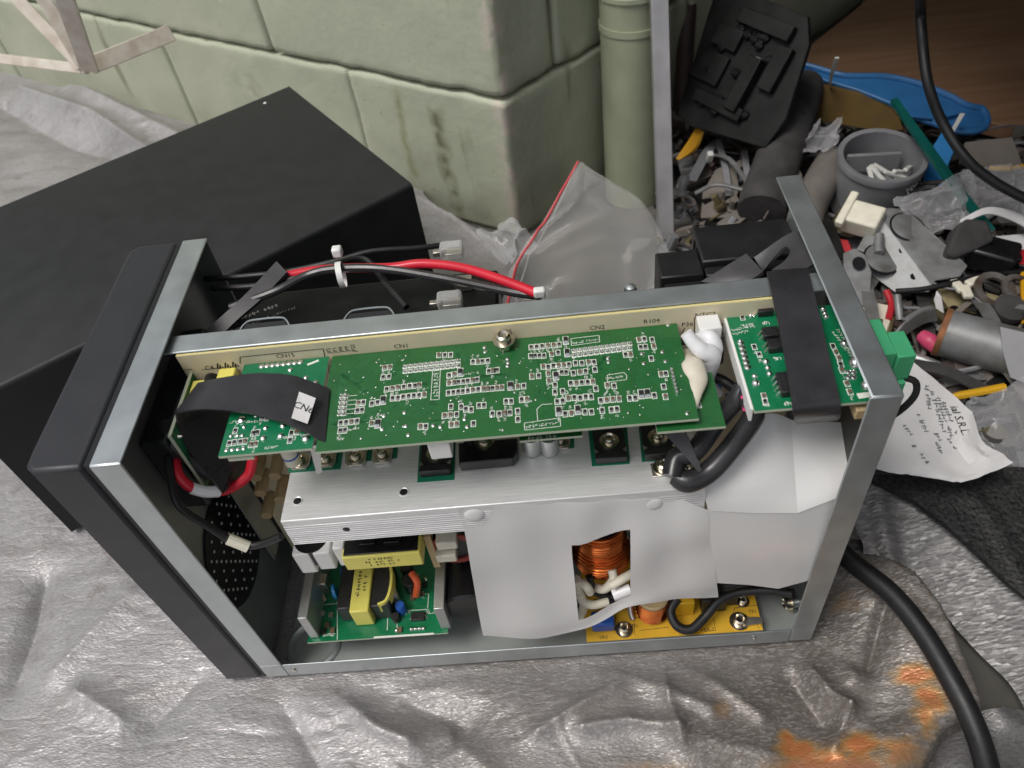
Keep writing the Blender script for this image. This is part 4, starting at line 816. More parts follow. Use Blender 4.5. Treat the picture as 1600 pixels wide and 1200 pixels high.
# small parts on the charger board
def zcyl(px, py, r, h, m_, nm): e = g(px, py, ZS + h); q = MB(); q.lathe([(r * .95, 0), (r, .0006), (r, h - .0006), (r * .9, h)], (e.x, e.y, ZS + .0002), n=16); return q.build(nm, m_, ups)
for a in ((624, 945, .0030, .009, M_blue, 'small_capacitor'), (612, 925, .0032, .012, M_fin, 'small_capacitor'), (640, 905, .0050, .013, M_blackp, 'small_capacitor'), (634, 885, .0040, .008, M_chip, 'small_capacitor'), (617, 962, .0026, .006, M_chip, 'diode_bead')): zcyl(*a)
for px, py, m_ in ((530, 895, M_blue), (515, 922, mat('light_blue_epoxy', (.03, .28, .62), .35))): e = g(px, py, ZS + .010); q = MB(); q.lathe([(.001, 0), (.0048, .0012), (.0048, .0030), (.001, .0042)], (e.x, e.y, ZS + .0065), (1, .3, 0), 18); q.build('disc_capacitor', m_, ups)
q = MB(); q.tube([g(643, 895, ZS + .018), g(652, 910, ZS + .016), g(650, 930, ZS + .004)], .0022, sub=5); q.build('orange_lead', M_orange, ups)
q = MB(); e = g(500, 908, ZS + .012); q.box((e.x - .003, e.y - .003, ZS + .0003), (e.x + .004, e.y + .005, ZS + .013)); q.build('metal_transistor', M_tab, ups, bevel=.0006)
q = MB(); e = g(498, 925, ZS + .008); q.tube([e + Vector((-.004, .002, .004)), e, e + Vector((.002, -.002, -.007))], .0016, sub=4); q.build('copper_lead', M_resist, ups)
ic(654, 965, .0085, .0055, .0026, ch, ZS, 1)
for k in range(4): e = g(643 + k * 6.3, 983.5 - k * .4, ZS); q = MB(); blob(q, e, .0014, 1.2, 8); q.build('solder_joint', M_solder, ch)
for px, py in ((505, 960), (518, 962), (512, 978), (520, 986), (506, 988), (660, 930), (645, 935), (664, 915), (625, 985)): e = g(px, py, ZS); q = MB(); q.box((e.x - .0014, e.y - .0017, ZS + .0001), (e.x + .0014, e.y + .0017, ZS + .0016)); q.build('small_chip', rng.choice((M_chip, M_chip, M_cap, M_solder)), ch)
for px, py in ((620, 985), (548, 898), (548, 915), (600, 900), (665, 905), (652, 900), (690, 880)): q = MB(); blob(q, g(px, py, ZS), .0016, .9, 8); q.build('solder_joint', M_solder, ch)

# copper inductor and pale leads seen through the window in the plastic sheet
cx_, cy2 = .2192, .033
q = MB(); q.lathe([(.012, 0), (.012, .040)], (cx_, cy2, .060), n=24); ind = q.build('inductor_core', M_chip, ups)
for i in range(17):
    rr_ = .0128 + .0022 * math.sin(math.pi * min(1, (i + 1) / 10)) ; z_ = .0600 + i * .0025
    q = MB(); q.tube([(cx_ + rr_ * math.cos(a_) * 1.08, cy2 + rr_ * math.sin(a_), z_ + .0010 * math.sin(a_ * .5 + i * .7)) for a_ in [2 * math.pi * k / 24 for k in range(25)]], .00118, n=8, sub=1); q.build('copper_winding', M_copper, ups)
for P in ([(900, 905, .012), (908, 935, .010), (925, 945, .008), (950, 940, .010)], [(905, 968, .014), (912, 945, .012), (905, 925, .010)], [(955, 915, .010), (972, 905, .012), (990, 895, .016)], [(930, 918, .016), (945, 920, .012), (958, 905, .014), (956, 890, .018)], [(900, 905, .016), (915, 915, .010), (922, 925, .010)]):
    q = MB(); q.tube([at(a_, b_, y=c_) for a_, b_, c_ in P], .0026, n=12, sub=6); q.build('pale_lead', M_cream, ups)
q = MB(); q.tube([at(958, 930, y=.008), at(985, 920, y=.010)], .0036, n=12, sub=3); q.build('marker_sleeve', M_wht, ups)
for P in ([(920, 900, .018), (930, 925, .014), (960, 930, .014), (990, 925, .016)], [(905, 950, .02), (940, 940, .02), (985, 935, .022)]):
    q = MB(); q.tube([at(a_, b_, y=c_) for a_, b_, c_ in P], .0022, n=10, sub=5); q.build('black_lead', M_rubber, ups)

# filter board on the tray floor
ZY = .0120
yb = board('filter_board', .2058, .3128, .0034, .0600, ZY, M_yel, label='yellow filter board on the tray floor')
inkl = MB()
for pts in ([(960, 990), (962, 960), (925, 965)], [(992, 992), (990, 965), (1050, 960)], [(1000, 985), (1045, 980)], [(1115, 965), (1118, 985), (1100, 987)], [(1145, 960), (1148, 950), (1185, 945)]): frame_px(pts, ZY, inkl, .0003)
inkl.build('printed_lines', M_ink, yb, smooth=0)
for s, px, py in (('VR3', 943, 996), ('FG', 992, 978), ('VAR-2', 1105, 984), ('TP1', 1176, 956), ('L1', 1187, 978)): text(s, .0032, g(px, py, ZY + .0001), (1, 0, 0), (0, 1, 0), M_ink, yb)
screw(g(975, 984, ZY + .0003), .0036, yb, h=.0040); screw(g(1155, 971, ZY + .0003), .0040, yb, h=.0040); screw(g(1160, 940, ZY + .0003), .0028, yb, h=.0030)
q = MB(); e = g(1162, 972, ZY + .001); q.prism([e + Vector((0, -.003, 0)), e + Vector((.011, -.002, 0)), e + Vector((.011, .002, 0)), e + Vector((0, .003, 0))], (0, 0, .0010)); q.build('ring_terminal', M_tab, yb)
e = g(1021, 962, ZY + .006); q = MB(); q.lathe([(.0085, 0), (.0095, .001), (.0095, .020), (.0085, .021)], (e.x, e.y + .006, ZY + .0005), n=24)
cb = q.build('choke_core', M_resist, ups)
for i in range(9): q = MB(); q.lathe([(.0098, -.0007), (.0105, 0), (.0098, .0007), (.0094, 0)], (e.x, e.y + .006, ZY + .003 + i * .0019), n=22, closed=True); q.build('copper_turn', M_copper, cb)
a = g(1050, 968, ZY); b = g(1085, 966, ZY); q = MB(); q.box((a.x, a.y + .002, ZY + .0002), (b.x, a.y + .020, ZY + .016)); q.build('yellow_film_capacitor', mat('yellow_capacitor', (.72, .42, .02), .35), ups, bevel=.0008)
a = g(1097, 965, ZY); q = MB(); q.box((a.x, a.y + .003, ZY + .0002), (a.x + .015, a.y + .022, ZY + .015)); q.build('black_relay', M_chip, ups, bevel=.0006)
a = g(1128, 957, ZY); q = MB(); q.box((a.x, a.y + .004, ZY + .0002), (a.x + .010, a.y + .018, ZY + .018)); q.build('black_relay', M_chip, ups, bevel=.0006)
e = g(942, 972, ZY + .006); q = MB(); q.box((e.x - .007, e.y - .004, ZY + .0003), (e.x + .007, e.y + .006, ZY + .010)); q.build('varistor', M_blue, ups, bevel=.0015)
e = g(985, 955, ZY + .004); q = MB(); q.tube([e + Vector((0, .006, .006)), e, e + Vector((.001, -.004, -.003))], .0018, sub=4); q.build('resistor_lead', M_tab, ups)
q = MB(); q.tube([g(1058, 935, .030), g(1048, 955, .026), g(1058, 978, .022), g(1080, 983, .021), g(1103, 962, .024), g(1122, 940, .030), g(1150, 926, .036), g(1200, 922, .042), g(1240, 928, .048)], .0029, n=12, sub=7); q.build('mains_lead', M_rubber, ups)
q = MB(); q.tube([g(1130, 915, .050), g(1180, 905, .052), g(1230, 912, .050)], .0034, n=12, sub=5); q.build('mains_lead', M_rubber, ups)
q = MB(); q.tube([at(1234, 942, y=.022), at(1275, 936, y=.022)], .0034, n=14, sub=2); so_ = q.build('standoff', M_zinc, ups); e = at(1234, 942, y=.022); screw(e, .0042, so_, axis=(-1, -.1, .1), h=.003)
q = MB(); q.box((.300, .030, .018), (.338, .066, .075)); q.build('inlet_socket', M_groove, ups, bevel=.001)
q = MB(); e = at(1349, 642, y=.012); q.box((.3305, .010, .2025), (.3360, .020, .2085)); q.build('brass_jack', M_resist, ups, bevel=.0005)

# ------------------------------------------------ translucent plastic insulating sheet
def sheet_mat():
    m = mat('milky_plastic_sheet', (.88, .87, .86), .13, var=.015, vscale=12, bump=.04, bscale=25, coat=.5)
    n = m.node_tree.nodes; l = m.node_tree.links; b = n['Principled BSDF']; out = n['Material Output']
    tr = n.new('ShaderNodeBsdfTranslucent'); tr.inputs[0].default_value = (.80, .80, .80, 1); mx = n.new('ShaderNodeMixShader'); mx.inputs[0].default_value = .22
    l.new(b.outputs[0], mx.inputs[1]); l.new(tr.outputs[0], mx.inputs[2]); l.new(mx.outputs[0], out.inputs[0]); return m
M_sheet = sheet_mat()
def seq(A, n):   # resample polyline of points
    P = [Vector(p) for p in A]
    if len(P) == n: return P
    d = [0]
    for p, q_ in zip(P, P[1:]): d.append(d[-1] + (q_ - p).length)
    out = []
    for i in range(n):
        t_ = d[-1] * i / (n - 1); k = max(j for j in range(len(d) - 1) if d[j] <= t_ + 1e-12); out.append(P[k].lerp(P[k + 1], (t_ - d[k]) / (d[k + 1] - d[k])))
    return out
def col_pts(rows): return [at(px, py, y=y_) for px, py, y_ in rows]
C9 = [col_pts(c_) for c_ in (
    [(714, 794, .0064), (726, 832, .0062), (738, 900, .0040), (748, 960, .0020), (755, 992, .0012)], [(770, 791, .0064), (778, 830, .0062), (788, 900, .0040), (796, 965, .0015), (800, 996, .0005)], [(830, 788, .0064), (836, 832, .0060), (845, 900, .0035), (852, 968, .0005), (855, 997, -.0005)],
    [(893, 784, .0064), (893, 852, .0048), (898, 908, .0024), (904, 968, .0000), (907, 985, -.0006)], [(940, 781, .0064), (940, 841, .0042), (943, 890, .0016), (946, 950, -.0010), (948, 967, -.0016)], [(985, 779, .0064), (985, 828, .0038), (985, 880, .0015), (985, 932, -.0004), (985, 946, -.0008)],
    [(1030, 778, .0064), (1030, 828, .0036), (1032, 870, .0018), (1034, 918, .0004), (1036, 939, .0000)], [(1070, 783, .0062), (1071, 832, .0034), (1074, 870, .0018), (1078, 912, .0006), (1081, 935, .0004)], [(1106, 797, .0052), (1109, 838, .0032), (1114, 872, .0018), (1120, 912, .0008), (1123, 935, .0006)])]
NR, NC = 5, 4
rows_ = [spline(c_, NR) for c_ in C9]; GG = [spline([r_[k] for r_ in rows_], NC) for k in range(len(rows_[0]))]
for i, r_ in enumerate(GG):
    for k, p in enumerate(r_): p.y += .0005 * math.sin(i * .55 + k * .3) + .0004 * math.sin(k * .8)
sh = MB()
h0, h1, k0, k1 = NR, 3 * NR, 3 * NC, 5 * NC      # the window
nI, nK = len(GG), len(GG[0]); fl = [p for r_ in GG for p in r_]; off = len(fl)
fs_ = []
def inh(i, k): return h0 <= i < h1 and k0 <= k < k1
for i in range(nI - 1):
    for k in range(nK - 1):
        if inh(i, k): continue
        fs_.append((i * nK + k, i * nK + k + 1, (i + 1) * nK + k + 1, (i + 1) * nK + k))
sh.add(fl, fs_)
cols3 = [col_pts([(1106, 797, .0052), (1109, 838, .0032), (1114, 872, .0018), (1120, 911, .0008)]), col_pts([(1175, 801, .0045), (1176, 830, .0032), (1174, 870, .0016), (1170, 914, .0010)]), col_pts([(1246, 801, .0040), (1240, 835, .0028), (1230, 880, .0015), (1216, 920, .0010)]), col_pts([(1312, 776, .0060), (1300, 820, .0040), (1285, 860, .0025), (1268, 906, .0020)])]
rows3 = [spline(c_, 5) for c_ in cols3]
G3 = [seq([r_[j] for r_ in rows3], 16) for j in range(len(rows3[0]))]
sh.add([p for r_ in G3 for p in r_], [(i * 16 + k, i * 16 + k + 1, (i + 1) * 16 + k + 1, (i + 1) * 16 + k) for i in range(len(G3) - 1) for k in range(15)])
up1 = [[at(1106, 796, y=.0048), at(1102, 765, y=.010), at(1125, 705, y=.024), at(1172, 652, y=.034)], [at(1246, 800, y=.0038), at(1243, 760, y=.012), at(1239, 710, y=.022), at(1236, 656, y=.033)]]
G = []
A_, B_ = spline(up1[0], 4), spline(up1[1], 4)
for i in range(len(A_)): 
    row = []
    for k in range(9): p = A_[i].lerp(B_[i], k / 8); p.z += .0040 * math.sin(math.pi * k / 8) * min(1, i / 4); row.append(p)
    G.append(seq([cols3[0][0], cols3[1][0], cols3[2][0]], 9) if i == 0 else row)
sh.sheet(G, .0004)
C1 = spline([at(1312, 775, y=.0058), at(1328, 742, y=.012), at(1326, 705, y=.022), at(1316, 660, y=.034)], 4)
G = []
for i in range(len(B_)): G.append([B_[i].lerp(C1[i], k / 5) for k in range(6)] if i else seq([cols3[2][0], cols3[3][0]], 6))
sh.sheet(G, .0004)
sheet_o = sh.build('plastic_insulator_sheet', M_sheet, ups, smooth=45, label='milky white plastic sheet with a square window in it')
for px, py in ((741, 806), (1020, 789)):
    p = at(px, py, y=.0060); q = MB(); q.lathe([(.0050, -.0006), (.0042, -.0001), (.0028, .0003), (.0012, .0004)], p, (0, -1, .1), 22); q.build('rivet_bump', M_sheet, sheet_o)

# ------------------------------------------------ battery bay: outlets on the rear, leads to the batteries
def topbox(pts, z, depth, name, m_, bev=.0012):
    q = MB(); q.prism([Vector((p.x, p.y, z - depth)) for p in [g(*a_, z) for a_ in pts]], (0, 0, depth)); return q.build(name, m_, ups, bevel=bev)
M_out = mat('outlet_black_plastic', (.014, .014, .015), .38, var=.2, vscale=60)
q = MB(); q.box((.2865, .1270, .150), (.3385, .1580, .2010)); ob = q.build('outlet_housing', M_out, ups, bevel=.0012)
q = MB(); q.box((.2875, .1195, .150), (.3385, .1268, .1975)); q.build('outlet_step', M_out, ob, bevel=.0008)
q = MB(); q.box((.2630, .1190, .130), (.2862, .1405, .1995)); q.build('outlet_end', M_out, ob, bevel=.0010)
q = MB(); q.box((.2650, .1120, .130), (.2860, .1188, .1955)); q.build('outlet_step', M_out, ob, bevel=.0008)
for k in range(4): ubox((.2858, .1300 + k * .006, .170), (.2864, .1320 + k * .006, .198), 'outlet_rib', M_groove, 0, ob)
q = MB(); q.tube([g(320, 436, .205), g(380, 432, .206), g(450, 424, .206), g(525, 408, .208), g(580, 393, .209), g(650, 388, .205), g(690, 383, .202)], .0017, sub=6); q.build('battery_lead', M_rubber, ups)
q = MB(); q.tube([g(330, 450, .204), g(400, 447, .206), g(470, 432, .208), g(525, 412, .210), g(570, 405, .207), g(600, 440, .203), g(635, 480, .200)], .0019, sub=6); q.build('battery_lead', M_rubber, ups)
q = MB(); q.tube([g(360, 480, .205), g(430, 455, .210), g(480, 430, .212), g(525, 420, .214), g(600, 420, .214), g(700, 436, .214), g(800, 456, .216), g(845, 462, .217)], .0024, sub=6); q.build('battery_lead', M_sleeve, ups)
q = MB(); q.tube([g(450, 430, .208), g(490, 423, .211), g(540, 419, .213), g(610, 418, .214), g(660, 412, .216), g(720, 418, .218), g(780, 436, .219), g(838, 458, .219)], .0026, n=12, sub=6); q.build('red_battery_lead', M_red, ups)
q = MB(); q.loft([g(432, 408, .214), g(385, 458, .211), g(345, 495, .207), g(300, 535, .200)], [g(448, 425, .213), g(410, 465, .209), g(370, 500, .205), g(330, 540, .198)], .0026, 5, 3); q.build('flat_lead_sleeve', M_sleeveg, ups)
# cable ties
q = MB(); p = g(527, 413, .2195); q.lathe([(.0070, -.0016), (.0074, -.0016), (.0074, .0016), (.0070, .0016)], p + Vector((0, 0, -.0075)), (1, .15, 0), 22, closed=True); tie = q.build('cable_tie', M_white, ups)
q = MB(); e = g(527, 393, .2195); q.obox(e, (.0056, .0052, .0060)); q.build('tie_head', M_white, tie, bevel=.0012)
q = MB(); e = g(843, 457, .2205); q.obox(e, (.0060, .0042, .0050)); q.build('cable_tie', M_white, ups, bevel=.0010)
def clear_mat(name, tint, a, rough):
    m = bpy.data.materials.new(name); m.use_nodes = True; n = m.node_tree.nodes; l = m.node_tree.links; b = n['Principled BSDF']
    b.inputs['Base Color'].default_value = (*tint, 1); b.inputs['Roughness'].default_value = rough
    tr = n.new('ShaderNodeBsdfTransparent'); mx = n.new('ShaderNodeMixShader'); lw = n.new('ShaderNodeLayerWeight'); lw.inputs[0].default_value = .35
    mr = n.new('ShaderNodeMapRange'); mr.inputs[3].default_value = a; mr.inputs[4].default_value = min(1, a + .55); l.new(lw.outputs['Facing'], mr.inputs[0]); l.new(mr.outputs[0], mx.inputs[0])
    l.new(tr.outputs[0], mx.inputs[1]); l.new(b.outputs[0], mx.inputs[2]); l.new(mx.outputs[0], n['Material Output'].inputs[0]); return m
M_clear = clear_mat('clear_vinyl', (.75, .76, .74), .22, .12)
for px, py in ((706, 391), (703, 470)):
    e = g(px, py, .2050); q = MB(); q.obox(e, (.0135, .0085, .0090)); q.build('clear_terminal_boot', M_clear, ups, bevel=.0016)
    q = MB(); q.obox(e + Vector((.001, 0, -.001)), (.010, .0060, .0009)); q.obox(e + Vector((-.008, 0, -.001)), (.006, .0032, .0030)); q.build('spade_terminal', M_tab, ups, bevel=.0003)
# batteries standing behind the partition, one above the other
M_batt = mat('black_battery_case', (.008, .008, .009), .34, var=.3, vscale=50, spec=.25)
for z0, lab, nm in ((.0018, 'black sealed battery at the bottom of the bay behind the steel partition', 0), (.0960, 'black sealed battery with white print lying under the red and black leads', 1)):
    bt = empty('sealed_battery', (.0985, .1200, z0), lab, 'battery', 'batteries in the bay')
    q = MB(); q.box((.0230, .0870, z0), (.1740, .1530, z0 + .0840)); q.build('case', M_batt, bt, bevel=.0015)
    q = MB(); q.box((.0226, .0866, z0 + .0841), (.1744, .1534, z0 + .0932)); q.build('lid', M_batt, bt, bevel=.0020)
    if nm:
        for y_ in (.104, .140): q = MB(); q.box((.150, y_ - .004, z0 + .0933), (.160, y_ + .004, z0 + .0990)); q.build('terminal', M_tab, bt, bevel=.0005)
        M_bprint = mat('grey_print', (.42, .42, .42), .6)
        for px, py, ln_, sz in ((398, 470, .020, .0048), (396, 490, .030, .0030), (410, 499, .040, .0024)): print_line(g(px, py, z0 + .0934), (.9, .38, 0), (-.38, .9, 0), ln_, sz, M_bprint, bt)

# ---------------------------------------------------------------- drain pipe and bars by the wall corner
M_pipe = mat('pale_green_pipe_paint', (.36, .39, .27), .45, var=.12, vscale=30, bump=.15, bscale=60)
pb = Vector((.300, .528, -.03)); lean = Vector((-.004, .02, 1))
pipe = empty('drain_pipe', pb, 'pale green painted drain pipe with a coupling beside the wall corner', 'pipe')
def pz(z): return pb + lean * (z - pb.z)
zj = .182
q = MB(); q.lathe([(.0305, 0), (.0305, zj + .03), (.0325, zj + .0305), (.0325, zj + .0345), (.0300, zj + .036), (.0300, 1.0)], pb, lean, 36); q.build('pipe_run', M_pipe, pipe)
q = MB(); q.lathe([(.0318, 0), (.0318, .006)], pz(zj - .030), lean, 36); q.build('coupling_ring', M_pipe, pipe)
M_bar = mat('dull_galvanised_bar', (.42, .41, .42), .5, .5, var=.15, vscale=40)
b0 = g(1041, 400, -.02); b1 = at(1028, -60, y=b0.y + .10)
q = MB(); d_ = (b1 - b0); xw = Vector((.0075, 0, 0)); yw = Vector((0, .0065, 0)); q.hexa([b0 - xw - yw, b0 + xw - yw, b0 + xw + yw, b0 - xw + yw] + [b0 + d_ * 1.3 + s_ for s_ in (-xw - yw, xw - yw, xw + yw, -xw + yw)])
tag(q.build('galvanised_bar', M_bar, bevel=.0008), 'square galvanised steel bar standing in front of the drain pipe', 'metal bar')
M_brown = mat('brown_painted_steel', (.055, .035, .030), .6, var=.3, vscale=40)
c0 = g(1060, 250, -.02); c1_ = at(1080, -60, y=c0.y + .12)
q = MB(); q.tube([c0, c0.lerp(c1_, 1.3)], .009, n=14, sub=2); tag(q.build('brown_pole', M_brown), 'dark brown pole standing right behind the galvanised bar', 'pole')
# white painted steel window guard at the upper left
M_guard = mat('cream_painted_steel', (.74, .69, .61), .5, var=.15, vscale=60, c2=(.54, .46, .38), bump=.2, bscale=120)
gz = .150; gw = g(266, 52, gz); gc = g(140, 103, gz)
guard = empty('window_guard', gc, 'cream painted welded steel guard fixed to the wall at the upper left', 'window guard')
def bar(a, b, wd, th, nm='bar'):
    d_ = (b - a).normalized(); v_ = (CAM * .5 + Vector((0, -1, .6)) - a).normalized(); u = d_.cross(v_).normalized(); v_ = d_.cross(u)
    q = MB(); q.hexa([a - u * wd / 2 - v_ * th / 2, a + u * wd / 2 - v_ * th / 2, a + u * wd / 2 + v_ * th / 2, a - u * wd / 2 + v_ * th / 2] + [b + s_ for s_ in (-u * wd / 2 - v_ * th / 2, u * wd / 2 - v_ * th / 2, u * wd / 2 + v_ * th / 2, -u * wd / 2 + v_ * th / 2)]); return q.build(nm, M_guard, guard, bevel=.0008)
bar(gc, gw + (gw - gc) * .02, .017, .004, 'wall_bracket')
ce = g(140, 110, gz - .004)
bar(ce, at(88, -40, z=gz + .105), .018, .004); bar(g(131, 102, gz), at(45, -40, z=gz + .085), .014, .003); bar(g(128, 104, gz - .002), at(-10, -40, z=gz + .08), .013, .003)
bar(g(135, 108, gz - .006), g(-60, 84, gz - .006), .010, .007)

# ---------------------------------------------------------------- wood board; unseen bench, wall and roof added for shade
M_wood = None
def wood_mat():
    m = mat('brown_wood', (.23, .11, .055), .45); n = m.node_tree.nodes; l = m.node_tree.links; b = n['Principled BSDF']
    mp = n.new('ShaderNodeMapping'); mp.inputs['Scale'].default_value = (3, 34, 34); l.new(n['Texture Coordinate'].outputs['Object'], mp.inputs[0])
    no = n.new('ShaderNodeTexNoise'); no.inputs['Scale'].default_value = 1.6; no.inputs['Detail'].default_value = 8; no.inputs['Distortion'].default_value = .6; l.new(mp.outputs[0], no.inputs['Vector'])
    cr = n.new('ShaderNodeValToRGB'); cr.color_ramp.elements[0].position = .3; cr.color_ramp.elements[0].color = (.26, .14, .08, 1); cr.color_ramp.elements[1].position = .7; cr.color_ramp.elements[1].color = (.42, .25, .15, 1)
    l.new(no.outputs['Fac'], cr.inputs[0]); l.new(cr.outputs[0], b.inputs['Base Color']); return m
M_wood = wood_mat()
wd = [g(1215, 112, .006), g(1610, 205, .006), g(1610, 205, .006) + Vector((.9, .05, 0)), Vector((2.0, 1.45, .006)), K + W_ * .95 + Vector((0, -.01, .006))]
q = MB(); q.prism([p - Vector((0, 0, .016)) for p in wd], (0, 0, .016)); tag(q.build('wood_board', M_wood, bevel=.001), 'brown wood grained board lying on the floor behind the junk pile', 'board')
bench = empty('shade_bench', (1.15, 1.0, -.03), 'unseen wooden bench added to shade the right side of the junk pile', 'bench')  # bench added out of view to shade the pile
M_benchw = mat('dark_bench_wood', (.10, .07, .05), .7, var=.2, vscale=20)
q = MB(); q.box((.39, .14, .505), (2.3, 2.3, .53)); q.build('bench_top', M_benchw, bench)
for x, y in ((.56, 2.2), (2.2, .36), (2.2, 2.2)): q = MB(); q.box((x - .03, y - .03, -.03), (x + .03, y + .03, .505)); q.build('leg', M_benchw, bench)
q = MB(); q.box((1.55, -1.2, -.03), (1.70, 2.4, 2.6)); tag(q.build('shade_wall', mat('grey_render', (.16, .15, .13), .8, var=.2, vscale=8)), 'unseen grey wall added beyond the bench to darken the right side', 'wall')  # unseen wall added to darken the right side

roof = empty('shade_roof', (1.5, .8, -.03), 'unseen low roof added to shade the bench and junk on the right', 'roof')  # roof added out of view, cuts sky light on the right
q = MB(); q.box((.60, -.9, 1.16), (2.4, 2.6, 1.18)); q.build('roof_sheet', mat('roof_sheet', (.14, .13, .12), .7), roof)
for x, y in ((2.3, -.8), (2.3, 2.5)): q = MB(); q.box((x - .03, y - .03, -.03), (x + .03, y + .03, 1.16)); q.build('post', M_benchw, roof)
# ---------------------------------------------------------------- junk pile
M_steel = mat('grey_pressed_steel', (.29, .30, .31), .48, .4, var=.3, vscale=75, c2=(.17, .165, .155), bump=.12, bscale=120)
M_steeld = mat('dirty_steel', (.24, .235, .225), .5, .45, var=.4, vscale=70, c2=(.10, .065, .045))
M_pvc = mat('grey_pvc', (.20, .20, .21), .45, var=.12, vscale=50)
M_blu = mat('blue_plastic', (.03, .14, .34), .40, var=.15, vscale=40)
M_blu2 = mat('light_blue_plastic', (.02, .22, .55), .45, var=.1, vscale=40)
M_amber = mat('amber_circuit_board', (.10, .060, .014), .65, var=.25, vscale=30, spec=.15)
M_teal = mat('teal_plastic', (.006, .10, .085), .35, var=.15, vscale=60)
M_foam = mat('dark_grey_foam', (.045, .042, .042), .85, var=.35, vscale=60, bump=.5, bscale=180)
M_plblack = mat('dusty_black_plastic', (.010, .010, .010), .55, var=.6, vscale=50, bump=.2, bscale=100, spec=.25)
M_nylon = mat('white_nylon', (.62, .62, .58), .45)
M_card = mat('grey_card', (.17, .15, .13), .8, var=.2, vscale=30)
M_rust = mat('rust', (.24, .10, .04), .8, var=.4, vscale=90)
M_pink = mat('pink_plastic', (.55, .06, .14), .45); M_redp = mat('red_plastic', (.45, .02, .03), .45); M_yell = mat('yellow_plastic', (.62, .34, .01), .45)
M_brass = mat('tarnished_brass', (.30, .25, .14), .4, .7, var=.3, vscale=70)
M_film = clear_mat('cloudy_plastic_film', (.60, .60, .62), .26, .10); M_bagm = clear_mat('clear_bag_film', (.82, .81, .80), .10, .06)
def plate(name, pts, th, m_, label=None, cat=None, group=None, parent=None, bevel=.0004, vec=None):
    P = [g(*p) for p in pts]; c = sum(P, Vector()) / len(P); nrm = Vector()
    for a, b in zip(P, P[1:] + P[:1]): nrm += (a - c).cross(b - c)
    nrm.normalize(); nrm = nrm if nrm.z > 0 else -nrm
    q = MB(); q.prism(P, vec or -nrm * th); o = q.build(name, m_, parent, bevel=bevel)
    return tag(o, label, cat, group) if label else o
def rod(name, pts, r, m_, label=None, cat=None, group=None, parent=None, sub=5, n=12):
    q = MB(); q.tube([g(*p) for p in pts], r, n=n, sub=sub); o = q.build(name, m_, parent); return tag(o, label, cat, group) if label else o
def strip(name, A, B, th, m_, label=None, cat=None, group=None, parent=None, sub=5, cross=3):
    q = MB(); q.loft([g(*p) for p in A], [g(*p) for p in B], th, sub, cross); o = q.build(name, m_, parent); return tag(o, label, cat, group) if label else o
def crumple(name, quad, n, amp, fr, m_, label, cat, seed=0, th=0):
    a, b, c, d = [g(*p) for p in quad]; ii = np.linspace(0, 1, n); S, T = np.meshgrid(ii, ii, indexing='ij')
    hN = amp * (1.6 * ridge(S * fr * .5, T * fr * .5, seed, 1.2) + .5 * ridge(S * fr * .9 + T * 2, T * fr * .9 - S * 2, seed + 2, 2) - 1.0)
    ed = np.minimum(np.minimum(S, 1 - S), np.minimum(T, 1 - T)); jx = .014 * (vn(S * 3, T * 3, seed + 5) - .5)
    G = [[(a.lerp(b, S[i, k])).lerp(d.lerp(c, S[i, k]), T[i, k]) + Vector((jx[i, k], .014 * (float(vn(S[i, k] * 3, T[i, k] * 3, seed + 8)) - .5), hN[i, k])) for k in range(n)] for i in range(n)]
    q = MB()
    if th: q.sheet(G, th)
    else: q.add([p for r_ in G for p in r_], [(i * n + k, i * n + k + 1, (i + 1) * n + k + 1, (i + 1) * n + k) for i in range(n - 1) for k in range(n - 1)])
    return tag(q.build(name, m_, smooth=60), label, cat)

# black plastic panel leaning among the junk
bp_ = empty('black_moulding', g(1150, 200, .02), 'dusty black moulded plastic panel with ribs and knobs leaning in the corner', 'panel')
PB = [(1122, -30, .16), (1262, 25, .155), (1264, 70, .13), (1228, 185, .075), (1196, 232, .045), (1080, 198, .055), (1058, 178, .065)]
_pa, _pb, _pc = g(1122, -30, .16), g(1262, 25, .155), g(1080, 198, .055); _pn = (_pb - _pa).cross(_pc - _pa).normalized(); _pn = _pn if _pn.z > 0 else -_pn
def on_panel(px, py):
    d = CR @ Vector(((px - 800) / FPX, -(py - 600) / FPX, -1.0)); return CAM + d * ((_pa - CAM).dot(_pn) / d.dot(_pn))
_pu = (_pb - _pa).normalized(); _pv = _pn.cross(_pu); _PM = Matrix((_pu, _pv, _pn)).transposed()
q = MB(); q.prism([on_panel(a, b) for a, b, _ in PB], -_pn * .006); q.build('panel_sheet', M_plblack, bp_, bevel=.001)
def pbox(px, py, sx, sy, sz, ang=0, nm='raised_block'):
    c = on_panel(px, py) + _pn * sz * .5; q = MB(); q.obox(c, (sx, sy, sz), _PM @ Matrix.Rotation(R(ang), 3, 'Z')); q.build(nm, M_plblack, bp_, bevel=.001)
for a in ((1168, 135, .014, .050, .012), (1110, 105, .036, .028, .005), (1125, 165, .060, .012, .008), (1200, 40, .060, .014, .008), (1215, 110, .016, .040, .008), (1140, 60, .030, .020, .006)): pbox(*a)
for px, py in ((1170, 55), (1180, 62), (1190, 58), (1160, 45), (1188, 72), (1198, 60), (1125, 155), (1138, 160), (1152, 165), (1110, 150), (1145, 172), (1118, 175), (1152, 115), (1110, 110), (1130, 75), (1165, 180), (1205, 95), (1098, 160)):
    q = MB(); e = on_panel(px, py); q.lathe([(.0045, 0), (.0042, .004), (.002, .006)], e, _pn, 12); q.build('knob', M_blackp, bp_)
q = MB(); q.tube([on_panel(1190, 92) + _pn * .004, on_panel(1155, 155) + _pn * .004], .0035, sub=2); q.build('rib', M_pvc, bp_)
